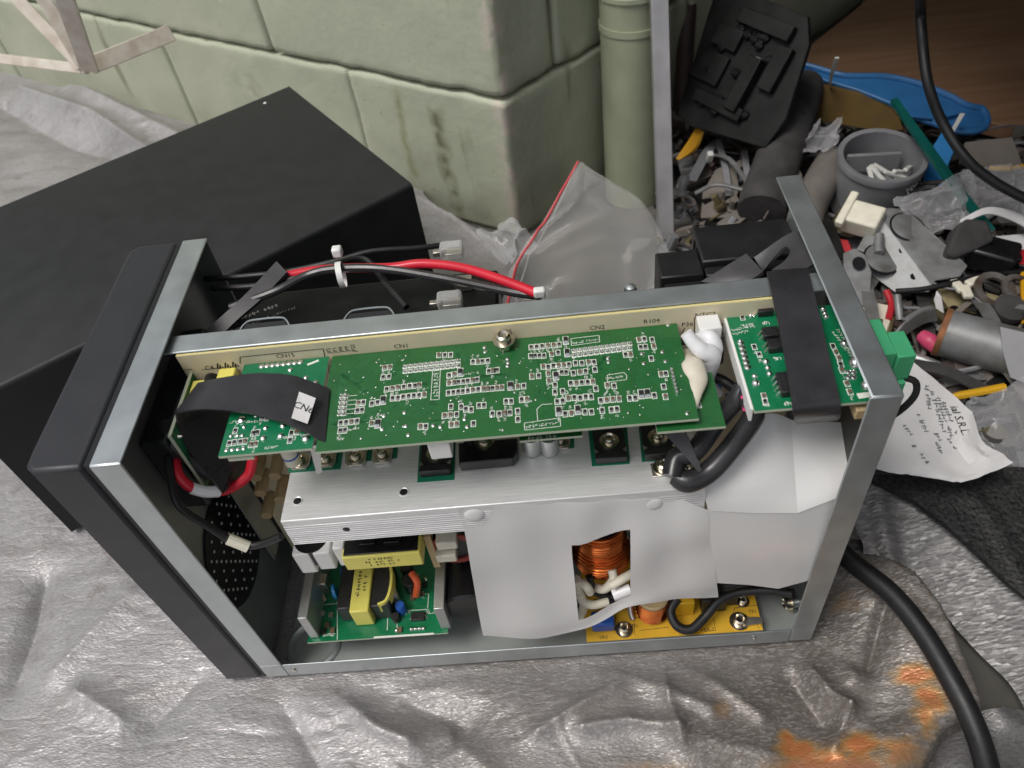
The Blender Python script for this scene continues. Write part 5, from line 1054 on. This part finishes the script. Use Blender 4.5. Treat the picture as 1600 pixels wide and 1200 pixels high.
# near its foot
strip('orange_strip', [(1092, 192, .05), (1075, 220, .035), (1056, 248, .02)], [(1096, 205, .05), (1085, 232, .035), (1062, 250, .02)], .003, mat('amber_plastic', (.55, .28, .02), .45), 'amber yellow plastic strip under the black panel', 'strip')
for k, (A, lab) in enumerate((([(1117, 218, .03), (1128, 260, .03), (1134, 305, .02)], 'grey plastic strip standing left of the pair under the black panel'), ([(1158, 235, .03), (1162, 270, .03), (1163, 305, .02)], 'grey plastic strip standing right of the pair under the black panel'))):
    strip('plastic_strip', A, [(a + 10, b, c) for a, b, c in A], .002, M_pvc, lab, 'strip', 'strips under the black panel')
q = MB(); e = g(1109, 245, .04); q.obox(e, (.006, .006, .012), Matrix.Rotation(.4, 3, 'X')); tag(q.build('white_clip', M_nylon, bevel=.001), 'tiny white plastic clip under the black panel', 'clip')
plate('grey_flap', [(1098, 300, .015), (1118, 265, .025), (1148, 250, .03), (1155, 295, .015), (1140, 340, .008), (1095, 340, .008)], .003, M_card, 'grey card flap on the floor right of the galvanised bar', 'card')
plate('stained_board', [(1205, 255, .035), (1240, 235, .04), (1245, 300, .015), (1215, 330, .01), (1190, 330, .01)], .006, mat('stained_board', (.20, .16, .12), .8, var=.4, vscale=50), 'brown stained board scrap beneath the foam tube', 'scrap')
# dark foam tube
q = MB(); q.tube([g(1262, 132, .060), g(1245, 165, .058), g(1222, 230, .050), g(1196, 305, .035), g(1190, 330, .03)], [.016, .021, .021, .022, .022], n=16, sub=5); tag(q.build('foam_tube', M_foam), 'dark grey foam tube slanting down behind the rear flange', 'tube')
q = MB(); q.tube([g(1300, 255, .03), g(1280, 290, .03), g(1262, 330, .03), g(1250, 380, .03)], .016, n=16, sub=4); tag(q.build('beige_tube', mat('dusty_tube', (.16, .145, .13), .7, var=.2, vscale=40)), 'dusty beige tube between the foam tube and the grey cup', 'tube')
crumple('clear_bag_scrap', [(1262, 195, .06), (1308, 190, .055), (1300, 235, .045), (1240, 250, .05)], 16, .008, 4, M_film, 'crumpled shiny clear film between the foam tube and the grey cup', 'plastic bag', 3)
# blue dish with an amber board before it
bd = empty('blue_dish', g(1400, 170, .0), 'long blue plastic tray with a rounded end tied with white nylon', 'tray')
DB = [(1238, 98, .068), (1275, 108, .066), (1320, 120, .064), (1380, 121, .062), (1430, 131, .060), (1480, 150, .056), (1510, 166, .052), (1533, 171, .048), (1542, 185, .044), (1538, 200, .042), (1520, 207, .042), (1490, 205, .044), (1455, 192, .048), (1420, 180, .052), (1390, 160, .056), (1340, 140, .060), (1280, 122, .064)]
plate('tray_floor', DB, .004, M_blu, parent=bd, bevel=.001)
q = MB(); q.tube([g(*p) + Vector((0, 0, .001)) for p in DB[:13]], .0032, sub=4); q.build('tray_rim', M_blu, bd)
plate('tray_lip', [(1415, 170, .058), (1455, 178, .054), (1500, 172, .054), (1505, 176, .053), (1460, 186, .052), (1420, 182, .054)], .003, M_blu, parent=bd)
plate('amber_board', [(1240, 113, .062), (1300, 130, .060), (1350, 145, .058), (1385, 160, .054), (1405, 182, .044), (1412, 203, .034), (1380, 206, .030), (1320, 195, .030), (1268, 186, .034), (1240, 160, .046)], .003, M_amber, 'dark amber circuit board leaning below the blue tray', 'circuit board')
strip('nylon_tie', [(1311, 89, .105), (1304, 110, .085), (1299, 130, .062)], [(1305, 89, .105), (1298, 110, .085), (1295, 130, .062)], .0015, M_nylon, 'white nylon tie sticking up over the blue tray by the wood', 'cable tie', 'nylon ties')
strip('nylon_tie', [(1500, 177, .062), (1485, 205, .055), (1468, 240, .045)], [(1508, 177, .062), (1491, 206, .055), (1473, 242, .045)], .0015, M_nylon, 'white nylon tie across the light blue strip', 'cable tie', 'nylon ties')
strip('nylon_tie', [(1256, 72, .085), (1250, 85, .078), (1246, 98, .07)], [(1252, 72, .085), (1246, 85, .078), (1242, 98, .07)], .0012, M_nylon, 'thin short nylon tie beside the black panel edge', 'cable tie', 'nylon ties')
strip('teal_strip', [(1393, 155, .085), (1440, 225, .075), (1490, 295, .060), (1545, 362, .045)], [(1402, 152, .085), (1453, 222, .075), (1504, 292, .060), (1556, 358, .045)], .004, M_teal, 'long teal plastic strip slanting across the pile', 'strip')
# grey cup with white scraps
cu_ = empty('grey_cup', g(1375, 290, .0), 'grey plastic cup lying open with white scraps inside and white lettering', 'cup')
cc_ = g(1378, 247, .058); ax_ = Vector((.02, -.10, .99)).normalized()
q = MB(); q.lathe([(.024, -.056), (.034, -.050), (.0360, -.004), (.0382, -.003), (.0386, .002), (.0378, .004), (.0335, .003), (.0325, -.030), (.0, -.031)], cc_, ax_, 40); q.build('cup_body', M_pvc, cu_)
for k in range(6):
    q = MB(); e = cc_ + ax_ * -.012 + Vector((-.010 + .007 * k, -.012 + .004 * (k % 3), 0)); q.obox(e, (.004, .022, .003), Matrix.Rotation(.5 * k, 3, 'Z') @ Matrix.Rotation(.4, 3, 'X')); tag(q.build('white_scrap', M_nylon, bevel=.0006), 'small white plastic scrap inside the grey cup', 'scrap', 'scraps in the grey cup')
q = MB(); q.obox(cc_ + ax_ * -.018 + Vector((0, .014, .004)), (.048, .004, .018), Matrix.Rotation(-.1, 3, 'Z')); q.build('inner_wall', M_pvc, cu_, bevel=.001)
text('NO1', .010, g(1428, 288, .046), (.62, .55, .30), (-.3, .3, .9), M_silk, cu_)
plate('light_blue_strip', [(1440, 292, .030), (1458, 228, .050), (1472, 206, .055), (1490, 236, .050), (1477, 268, .040), (1470, 298, .030)], .006, M_blu2, 'light blue plastic strip behind the teal strip', 'strip')
plate('grey_carton', [(1508, 222, .045), (1582, 214, .045), (1602, 268, .030), (1545, 262, .028), (1505, 250, .035)], .012, M_card, 'grey brown carton scrap at the right edge under the cable', 'carton')
strip('orange_string', [(1545, 262, .034), (1575, 263, .034), (1605, 258, .034)], [(1545, 266, .034), (1575, 267, .034), (1605, 262, .034)], .002, M_yell, 'thin orange yellow cord on the grey carton', 'cord')
plate('dark_plate', [(1290, 310, .02), (1330, 295, .03), (1420, 305, .03), (1500, 300, .03), (1490, 335, .02), (1400, 330, .018), (1310, 345, .015)], .01, M_foam, 'dark grey foam block below the grey cup', 'foam')
crumple('clear_bag', [(1395, 305, .055), (1510, 280, .060), (1530, 350, .045), (1440, 375, .040)], 26, .008, 5, M_film, 'crumpled clear plastic bag with bright glints beside the teal strip', 'plastic bag', 9)
crumple('clear_bag', [(1505, 275, .060), (1620, 255, .055), (1620, 350, .040), (1530, 345, .045)], 24, .009, 4, M_film, 'crumpled clear plastic bag at the right edge under the black cable', 'plastic bag', 14)
strip('white_band', [(1500, 345, .055), (1540, 325, .060), (1580, 330, .055), (1615, 345, .050)], [(1502, 352, .055), (1542, 335, .058), (1580, 345, .052), (1612, 362, .046)], .001, M_paper, 'twisted white paper band at the right edge of the pile', 'paper band')
plate('white_paper_scrap', [(1545, 370, .035), (1600, 365, .035), (1615, 420, .025), (1575, 410, .025), (1560, 400, .028)], .001, M_paper, 'white paper scrap with a red mark at the right edge', 'paper')
q = MB(); q.lathe([(.008, 0), (.008, .0008)], g(1597, 402, .036), (0, -.2, 1), 16); tag(q.build('red_sticker', M_redp), 'round red sticker on the white paper scrap', 'sticker')
# lamp holder
lh = empty('lamp_holder', g(1345, 365, .02), 'cream ceramic lamp holder with metal tabs beside the rear flange', 'lamp holder')
q = MB(); e = g(1348, 343, .048); Mh = Matrix.Rotation(R(-38), 3, 'Z') @ Matrix.Rotation(R(20), 3, 'X'); q.obox(e, (.030, .022, .020), Mh); q.build('ceramic_body', M_cream, lh, bevel=.002)
q = MB(); q.obox(e + Mh @ Vector((-.014, .0, .008)), (.007, .034, .008), Mh); q.build('ridge', M_cream, lh, bevel=.0015)
q = MB(); q.obox(e + Mh @ Vector((.012, -.018, -.004)), (.010, .020, .004), Mh); q.build('metal_tab', M_steel, lh, bevel=.0005)
q = MB(); q.lathe([(.004, 0), (.004, .018)], e + Mh @ Vector((.018, -.010, .0)), Mh @ Vector((.4, -1, 0)), 12); q.build('pin', M_steel, lh)
# pressed steel brackets with round knockouts
br1 = empty('steel_bracket', g(1440, 400, .0), 'bent grey steel bracket with round knockouts and bolt holes in the middle of the pile', 'bracket')
plate('upper_leaf', [(1376, 338, .050), (1392, 326, .052), (1412, 325, .052), (1470, 375, .046), (1512, 415, .040), (1500, 432, .036), (1462, 438, .034), (1455, 446, .032)], .002, M_steel, parent=br1)
plate('lower_leaf', [(1376, 338, .050), (1455, 446, .032), (1452, 456, .026), (1400, 458, .020), (1362, 430, .022), (1352, 400, .030), (1356, 372, .040)], .002, M_steel, parent=br1)
def hplane(px, py): return .050 - .00018 * (py - 338) - .00002 * (px - 1376)
for px, py, rx in ((1418, 355, .0135), (1478, 402, .0135), (1378, 405, .0140)):
    h_ = hplane(px, py) + (.0008 if px > 1400 else -.0035); q = MB(); q.lathe([(rx, 0), (rx, .0012), (rx * .93, .0016)], g(px, py, h_), (.15, -.25, .95), 28); q.build('knockout', M_steel, br1)
    q = MB(); q.lathe([(rx * 1.03, 0), (rx * 1.12, 0), (rx * 1.12, .0006), (rx * 1.03, .0006)], g(px, py, h_), (.15, -.25, .95), 28, closed=True); q.build('knockout_slot', M_groove, br1)
for px, py in ((1410, 392), (1440, 417), (1428, 432)):
    q = MB(); q.lathe([(.0030, 0), (.0028, .0006)], g(px, py, hplane(px, py) - .0005), (.1, -.3, .95), 14); q.build('bolt_hole', M_groove, br1)
br2 = plate('flat_washer_plate', [(1318, 395, .045), (1335, 388, .047), (1352, 398, .045), (1362, 425, .038), (1360, 455, .030), (1350, 478, .024), (1332, 480, .024), (1318, 450, .032)], .002, M_steel, 'round edged grey steel plate standing against the rear flange', 'plate')
q = MB(); q.lathe([(.0055, 0), (.0053, .0006)], g(1342, 411, .0435), (.1, -.5, .85), 16); q.build('bolt_hole', M_groove, br2)
plate('red_stopper', [(1308, 372, .03), (1325, 375, .03), (1332, 392, .025), (1315, 395, .025)], .006, M_redp, 'red plastic cap peeping out beside the rear flange', 'cap')
q = MB(); q.lathe([(.013, 0), (.013, .010)], g(1322, 352, .03), (.2, -.3, .9), 18); tag(q.build('brown_bobbin', M_brass), 'brown round bobbin below the cream lamp holder', 'bobbin')
# black parts on the right
bk = empty('black_bracket', g(1520, 390, .0), 'angular dark grey plastic housing at the right of the steel bracket', 'housing')
plate('housing_body', [(1480, 393, .050), (1497, 350, .058), (1512, 340, .060), (1545, 343, .058), (1556, 374, .052), (1530, 386, .048), (1495, 402, .046)], .020, M_foam, parent=bk, bevel=.003)
q = MB(); e = g(1535, 395, .035); q.obox(e, (.050, .026, .020), Matrix.Rotation(R(-35), 3, 'Z')); q.build('housing_base', M_blackp, bk, bevel=.003)
q = MB(); e = g(1572, 405, .035); q.obox(e, (.020, .008, .010), Matrix.Rotation(R(-20), 3, 'Z')); q.build('housing_lug', M_blackp, bk, bevel=.001)
rod('thin_black_cable', [(1400, 455, .032), (1440, 452, .034), (1480, 444, .036), (1530, 432, .036), (1605, 424, .034)], .0022, M_rubber, 'thin black cable lying across the steel bracket and brass profile', 'cable')
plate('brass_profile', [(1465, 452, .026), (1500, 445, .028), (1590, 470, .024), (1600, 495, .016), (1560, 500, .014), (1480, 480, .018)], .008, M_brass, 'tarnished brass profile under the thin black cable', 'profile')
for px, py, r_, lab in ((1553, 455, .016, 'larger dull steel ring resting on the brass profile'), (1588, 452, .012, 'smaller dark steel ring at the right edge of the pile')):
    q = MB(); q.lathe([(r_, 0), (r_, .003), (r_ * .66, .003), (r_ * .66, 0)], g(px, py, .034), (.1, -.3, .9), 26, closed=True); tag(q.build('steel_ring', M_steeld), lab, 'ring', 'steel rings')
q = MB(); q.lathe([(.012, 0), (.012, .005)], g(1576, 486, .030), (0, -.2, 1), 22); tag(q.build('dark_disc', M_foam), 'dark rubber disc right of the brass profile', 'disc')
for px, py, w_ in ((1497, 447, 'leftmost'), (1510, 456, 'middle'), (1522, 440, 'rightmost')):
    q = MB(); q.obox(g(px, py, .036), (.014, .007, .004), Matrix.Rotation(px * .7, 3, 'Z')); tag(q.build('cream_chip', M_cream, bevel=.001), w_ + ' of the three cream plastic chips on the brass profile', 'scrap', 'cream chips')
# conduit stub, clip, bits
cd_ = empty('conduit_pipe', g(1530, 575, .0), 'short grey steel conduit pipe with a rusty end at the right', 'pipe')
e0, e1 = g(1472, 519, .040), g(1640, 565, .040)
q = MB(); q.tube([e0, e1], .0175, n=28, sub=2); q.build('pipe_body', M_steel, cd_)
dd = (e1 - e0).normalized(); q = MB(); q.lathe([(.0182, 0), (.0182, .004), (.0150, .004), (.0145, .0)], e0 - dd * .002, dd, 28, closed=True); q.build('rusty_rim', M_rust, cd_)
strip('steel_clip', [(1396, 522, .030), (1410, 505, .034), (1435, 488, .036), (1458, 482, .034)], [(1398, 535, .020), (1415, 520, .024), (1440, 505, .026), (1462, 500, .024)], .002, M_steel, 'curved bright steel clip left of the conduit pipe', 'clip')
plate('grey_wedge', [(1415, 500, .028), (1445, 482, .032), (1460, 478, .03), (1465, 492, .026), (1425, 515, .02)], .006, M_pvc, 'grey plastic wedge behind the steel clip', 'wedge')
plate('white_tab', [(1463, 455, .048), (1470, 465, .045), (1474, 490, .035), (1462, 482, .035), (1459, 468, .042)], .002, M_paper, 'upright white tab at the end of the conduit pipe', 'tab')
q = MB(); q.tube([g(1439, 524, .030), g(1452, 533, .030), g(1464, 545, .028)], [.0050, .0065, .0050], n=12, sub=4); tag(q.build('pink_plug', M_pink), 'pink plastic plug below the steel clip', 'plug')
q = MB(); q.tube([g(1385, 455, .025), g(1393, 475, .022), g(1388, 500, .02)], .0028, n=10, sub=4); tag(q.build('red_wire_scrap', M_redp), 'curled red wire scrap beside the rear flange', 'wire')
rod('steel_rod', [(1406, 500, .02), (1404, 480, .026), (1402, 462, .03)], .003, M_steel, 'upright steel pin left of the brass profile', 'rod', 'steel rods', sub=3)
rod('steel_rod', [(1405, 553, .022), (1440, 562, .022), (1466, 572, .020)], .0038, M_fin, 'shiny steel rod below the pink plug', 'rod', 'steel rods', sub=3)
rod('steel_rod', [(1545, 570, .024), (1585, 562, .024)], .0045, M_fin, 'short shiny steel rod under the conduit pipe', 'rod', 'steel rods', sub=3)
plate('steel_clamp', [(1490, 560, .026), (1525, 545, .028), (1540, 575, .024), (1548, 605, .016), (1512, 608, .014), (1495, 590, .018)], .008, M_steeld, 'dull steel clamp block under the conduit pipe', 'clamp')
plate('brown_wedge', [(1430, 585, .020), (1490, 558, .026), (1496, 600, .016), (1460, 605, .012)], .008, M_brown, 'dark brown wedge below the shiny rod', 'wedge')
q = MB(); q.tube([g(1478, 620, .028), g(1500, 618, .028), g(1570, 605, .030)], [.0006, .0030, .0030], n=8, sub=3); tag(q.build('yellow_pencil', M_yell), 'yellow pencil shaped stick above the receipt', 'pencil')
plate('orange_strip', [(1596, 425, .04), (1610, 420, .04), (1612, 500, .03), (1598, 505, .03)], .003, mat('orange_strip', (.65, .33, .01), .45), 'upright orange strip at the right edge beside the rings', 'strip')
crumple('grey_plastic_bag', [(1500, 610, .030), (1625, 590, .040), (1625, 760, .012), (1515, 690, .018)], 26, .010, 3.5, M_film, 'limp grey translucent bag at the right beside the receipt', 'plastic bag', 31)
plate('grey_sheet_scrap', [(1562, 510, .062), (1605, 520, .062), (1605, 600, .04), (1578, 590, .04), (1566, 550, .05)], .001, M_pvc, 'stiff grey sheet over the conduit pipe at the right edge', 'sheet')

# crumpled printed receipt
RP = [[(1405, 545, .052), (1440, 585, .050), (1482, 618, .048), (1515, 652, .046), (1532, 690, .044), (1556, 710, .042), (1581, 726, .040)],
      [(1380, 600, .050), (1420, 640, .052), (1455, 660, .048), (1485, 690, .046), (1502, 715, .044), (1520, 735, .042), (1545, 743, .040)],
      [(1370, 660, .050), (1395, 690, .050), (1425, 705, .048), (1450, 725, .046), (1470, 738, .044), (1487, 748, .042), (1507, 757, .040)],
      [(1345, 720, .052), (1358, 733, .050), (1378, 742, .048), (1400, 746, .046), (1420, 748, .044), (1440, 751, .042), (1480, 757, .040)]]
rows = [spline([g(*p) for p in r_], 3) for r_ in RP]; G = []
for j in range(len(rows[0])): G.append(spline([r_[j] for r_ in rows], 4))
for i, r_ in enumerate(G):
    for k, p in enumerate(r_): p.z += .0045 * float(ridge(np.array(i * .16), np.array(k * .2), 40, 1)) + .0012 * rng.random()
q = MB(); q.sheet(G, .0003); rec = tag(q.build('paper_receipt', M_paper, smooth=22), 'crumpled white printed receipt beside the rear flange', 'paper')
from mathutils.bvhtree import BVHTree
RB = BVHTree.FromPolygons([v_.co.copy() for v_ in rec.data.vertices], [tuple(p_.vertices) for p_ in rec.data.polygons])
def rtext(s, px, py, px2, py2, size):
    hh = .054; a = g(px, py, hh); b = g(px2, py2, hh); c = (a + b) / 2; d_ = b - a
    nrm = Vector((0, 0, 1)); o = text(s, size, c, d_, nrm.cross(d_), M_ink, rec)
    for v_ in o.data.vertices:      # lay the print on the crumpled sheet
        dv = (v_.co - CAM).normalized(); hit = RB.ray_cast(CAM, dv)
        if hit[0] is not None: v_.co = hit[0] + Vector((0, 0, .0004)) - dv * .0003
rtext('ial S.R.L.', 1489, 634, 1510, 682, .0074)
def lay_(v):
    dv = (v - CAM).normalized(); hit = RB.ray_cast(CAM, dv); return v if hit[0] is None else hit[0] + Vector((0, 0, .0004)) - dv * .0003
M_faint = mat('grey_ink', (.16, .16, .17), .6)
def rline(x1, y1, x2, y2, size):
    a, b = g(x1, y1, .054), g(x2, y2, .054); d_ = b - a; print_line((a + b) / 2, d_, Vector((0, 0, 1)).cross(d_), d_.length, size, M_faint, rec, lay_)
for a in ((1474, 628, 1494, 678, .0034), (1464, 620, 1487, 684, .0034), (1455, 610, 1476, 676, .0034), (1447, 602, 1453, 640, .0034), (1433, 642, 1448, 677, .0032), (1412, 664, 1428, 685, .0030), (1461, 676, 1470, 690, .0032), (1480, 684, 1493, 702, .0032), (1425, 690, 1427, 700, .0034), (1437, 708, 1450, 726, .0034), (1462, 690, 1472, 710, .0028)): rline(*a)

# rubber mat and grey tarpaulin at the right
M_mat = mat('black_gritty_mat', (.045, .045, .045), .5, var=.9, vscale=420, c2=(.003, .003, .003), bump=1.0, bscale=330)
def gridpoly(name, A, B, n, amp, fr, m_, label, cat, seed, th=.002):
    A, B = spline([g(*p) for p in A], 8), spline([g(*p) for p in B], 8); G = []
    for i in range(len(A)):
        row = []
        for k in range(n + 1):
            p = A[i].lerp(B[i], k / n); p.z += amp * (float(fbm(np.array(p.x * fr), np.array(p.y * fr), seed, 3)) - .45) + amp * .8 * float(ridge(np.array(p.x * fr * .8), np.array(p.y * fr * .5), seed + 3, 4)); row.append(p)
        G.append(row)
    q = MB(); q.sheet(G, th); return tag(q.build(name, m_, smooth=60), label, cat)
gridpoly('grey_tarpaulin', [(1325, 730, .008), (1400, 752, .008), (1480, 800, .008), (1560, 860, .006), (1640, 915, .004), (1700, 960, .0)], [(1290, 850, -.012), (1380, 880, -.014), (1450, 930, -.016), (1520, 1010, -.018), (1590, 1090, -.02), (1640, 1220, -.02)], 30, .006, 22, tarp_mat('grey_tarpaulin_cloth', (.17, .165, .165), False, (170, 480, 300), .9), 'darker grey tarpaulin lying between the cord and the black mat', 'tarpaulin', 51)
gridpoly('rubber_mat', [(1355, 742, .012), (1440, 748, .014), (1510, 752, .014), (1570, 735, .014), (1640, 745, .012)], [(1355, 752, .011), (1425, 790, .012), (1500, 845, .012), (1590, 930, .010), (1680, 1000, .006)], 24, .003, 30, M_mat, 'black gritty rubber mat under the receipt', 'mat', 61, .004)
gridpoly('grey_tarpaulin_fold', [(1470, 1140, -.016), (1510, 1120, -.008), (1560, 1110, -.006), (1625, 1120, -.01)], [(1430, 1260, -.016), (1490, 1260, -.008), (1560, 1260, -.006), (1640, 1260, -.012)], 16, .008, 30, tarp_mat('grey_tarpaulin_fold', (.15, .145, .145), False), 'grey tarpaulin fold in the lower right corner beyond the cord', 'tarpaulin', 71)

# cables
q = MB(); q.tube([g(1262, 800, .020), g(1320, 868, .022), g(1390, 925, .024), g(1440, 985, .024), g(1485, 1060, .022), g(1518, 1125, .018), g(1540, 1190, .016), g(1560, 1290, .016)], .0062, n=18, sub=8); tag(q.build('mains_cable', M_rubber), 'thick black power cord running from the rear of the chassis to the lower right corner', 'power cord')
q = MB(); q.tube([at(1438, -90, z=.30), at(1438, 0, z=.20), at(1441, 60, z=.17), at(1450, 130, z=.145), at(1472, 190, z=.12), at(1510, 248, z=.10), at(1555, 285, z=.085), at(1620, 320, z=.07)], .0040, n=14, sub=7); tag(q.build('hanging_cable', M_rubber), 'black cable curving down over the blue tray and wood board', 'cable')

# zip bag behind the chassis
def zipbag():
    A = [g(903, 256, .105), g(868, 312, .088), g(838, 365, .070), g(800, 425, .050), g(775, 500, .020)]   # zip edge
    B = [g(915, 262, .100), g(1000, 315, .075), g(1035, 370, .050), g(1052, 430, .030), g(1050, 520, .005)]
    a, b = spline(A, 8), spline(B, 8); n = 30; G = []
    for i in range(len(a)):
        row = []
        for k in range(n + 1):
            t_ = k / n; p = a[i].lerp(b[i], t_); s_ = i / (len(a) - 1)
            p.z += .020 * math.sin(math.pi * t_) * math.sin(math.pi * min(1, s_ * .9 + .05)) + .010 * s_ * float(ridge(np.array(s_ * 4 + t_ * 2), np.array(t_ * 3 - s_), 81, 4)) + .0015 * float(fbm(np.array(s_ * 14), np.array(t_ * 12), 83, 2)) * (1 if 0 < k < n else 0); row.append(p)
        G.append(row)
    root = empty('zip_bag', g(910, 420, 0), 'clear zip bag with a red stripe lying behind the chassis at the wall corner', 'plastic bag')
    q = MB(); q.add([p for r_ in G for p in r_], [(i * (n + 1) + k, i * (n + 1) + k + 1, (i + 1) * (n + 1) + k + 1, (i + 1) * (n + 1) + k) for i in range(len(G) - 1) for k in range(n)]); q.build('bag_front', M_bagm, root, smooth=60)
    G2 = [[p - Vector((0, -.010 * math.sin(math.pi * k / n), .6 * .030 * math.sin(math.pi * k / n) + .012 * math.sin(math.pi * k / n) + .002)) for k, p in enumerate(r_)] for r_ in G]
    q = MB(); q.add([p for r_ in G2 for p in r_], [(i * (n + 1) + k, i * (n + 1) + k + 1, (i + 1) * (n + 1) + k + 1, (i + 1) * (n + 1) + k) for i in range(len(G2) - 1) for k in range(n)]); q.build('bag_back', M_bagm, root, smooth=60)
    q = MB(); q.tube([r_[1].lerp(r_[2], .3) + Vector((0, 0, .0012)) for r_ in G], .0011, n=6, sub=1); q.build('red_stripe', mat('red_zip', (.62, .06, .07), .4), root)
    q = MB(); q.tube([r_[3] + Vector((0, 0, .0008)) for r_ in G], .0009, n=6, sub=1); q.build('zip_ridge', M_bagm, root)
zipbag()
crumple('clear_film_scrap', [(745, 370, .012), (800, 345, .02), (835, 385, .02), (790, 430, .01)], 16, .008, 4, M_film, 'crumpled clear film scrap left of the zip bag on the dark floor', 'plastic film', 91)

# loose small scrap filling the pile
def scrap():
    r2 = random.Random(11); q = MB(); mats = [M_steeld, M_card, M_pvc, M_foam, M_brass, M_steel, M_plblack, M_brown, M_cream]
    n_ = 0
    while n_ < 1000:
        px, py = r2.uniform(1040, 1640), r2.uniform(120, 740)
        if px < 1250 and py > 420: continue
        if py < 200 and px > 1270: continue
        h_ = r2.uniform(-.018, .022) * (.6 + .4 * r2.random()); p = g(px, py, h_)
        if p.x < .352 and p.y < .17: continue
        q.m = r2.choice([0, 0, 0, 1, 1, 2, 2, 3, 3, 4, 5, 6, 6, 6, 7, 7] + ([8] if px > 1300 else [1])); Mr = Matrix.Rotation(r2.uniform(0, 6.3), 3, 'Z') @ Matrix.Rotation(r2.uniform(-.7, .7), 3, 'X'); k = r2.random()
        if k < .45: q.obox(p, (r2.uniform(.010, .045), r2.uniform(.006, .022), r2.uniform(.001, .008)), Mr)
        elif k < .65: k2 = r2.uniform(1, 2.4); q.lathe([(.0035 * k2, 0), (.0035 * k2, .002 * k2), (.0020 * k2, .0021 * k2), (.0020 * k2, .008 * k2)], p, Mr @ Vector((0, .3, 1)), 8)
        elif k < .85: d_ = Mr @ Vector((r2.uniform(.008, .03), 0, 0)); q.tube([p - d_, p + Vector((0, 0, .003)), p + d_], r2.uniform(.001, .003), n=6, sub=3)
        else: k2 = r2.uniform(.8, 2); q.lathe([(.007 * k2, 0), (.007 * k2, .0018), (.0045 * k2, .0018), (.0045 * k2, 0)], p, Mr @ Vector((0, .2, 1)), 16, closed=True)
        n_ += 1
    for _ in range(190):
        px, py = r2.uniform(1050, 1640), r2.uniform(200, 620)
        if px < 1270 and py > 330: continue
        p = g(px, py, r2.uniform(.004, .030)); d_ = Matrix.Rotation(r2.uniform(0, 6.3), 3, 'Z') @ Vector((r2.uniform(.02, .045), 0, 0)); q.m = r2.choice([0, 2, 2, 3, 5, 5, 6, 7, 1])
        if (p - d_).x < .36 and (p - d_).y < .18 or (p + d_).x < .36 and (p + d_).y < .18: continue
        if r2.random() < .5: q.tube([p - d_, p - d_ * .3 + Vector((0, r2.uniform(-.01, .01), .006)), p + d_ * .4 + Vector((0, r2.uniform(-.01, .01), .004)), p + d_], r2.uniform(.0008, .002), n=6, sub=4)
        else:
            u_ = d_.cross(Vector((0, 0, 1))).normalized() * r2.uniform(.002, .006); e_ = Vector((0, 0, r2.uniform(.002, .012))); q.loft([p - d_ - u_, p - u_ + e_, p + d_ - u_], [p - d_ + u_, p + u_ + e_, p + d_ + u_], .0012, 3, 1)
    return kind(q.build('loose_scrap', mats, smooth=30), 'stuff')
o = scrap(); o['label'] = 'loose small metal and plastic scrap filling the gaps of the pile'; o['category'] = 'scrap'
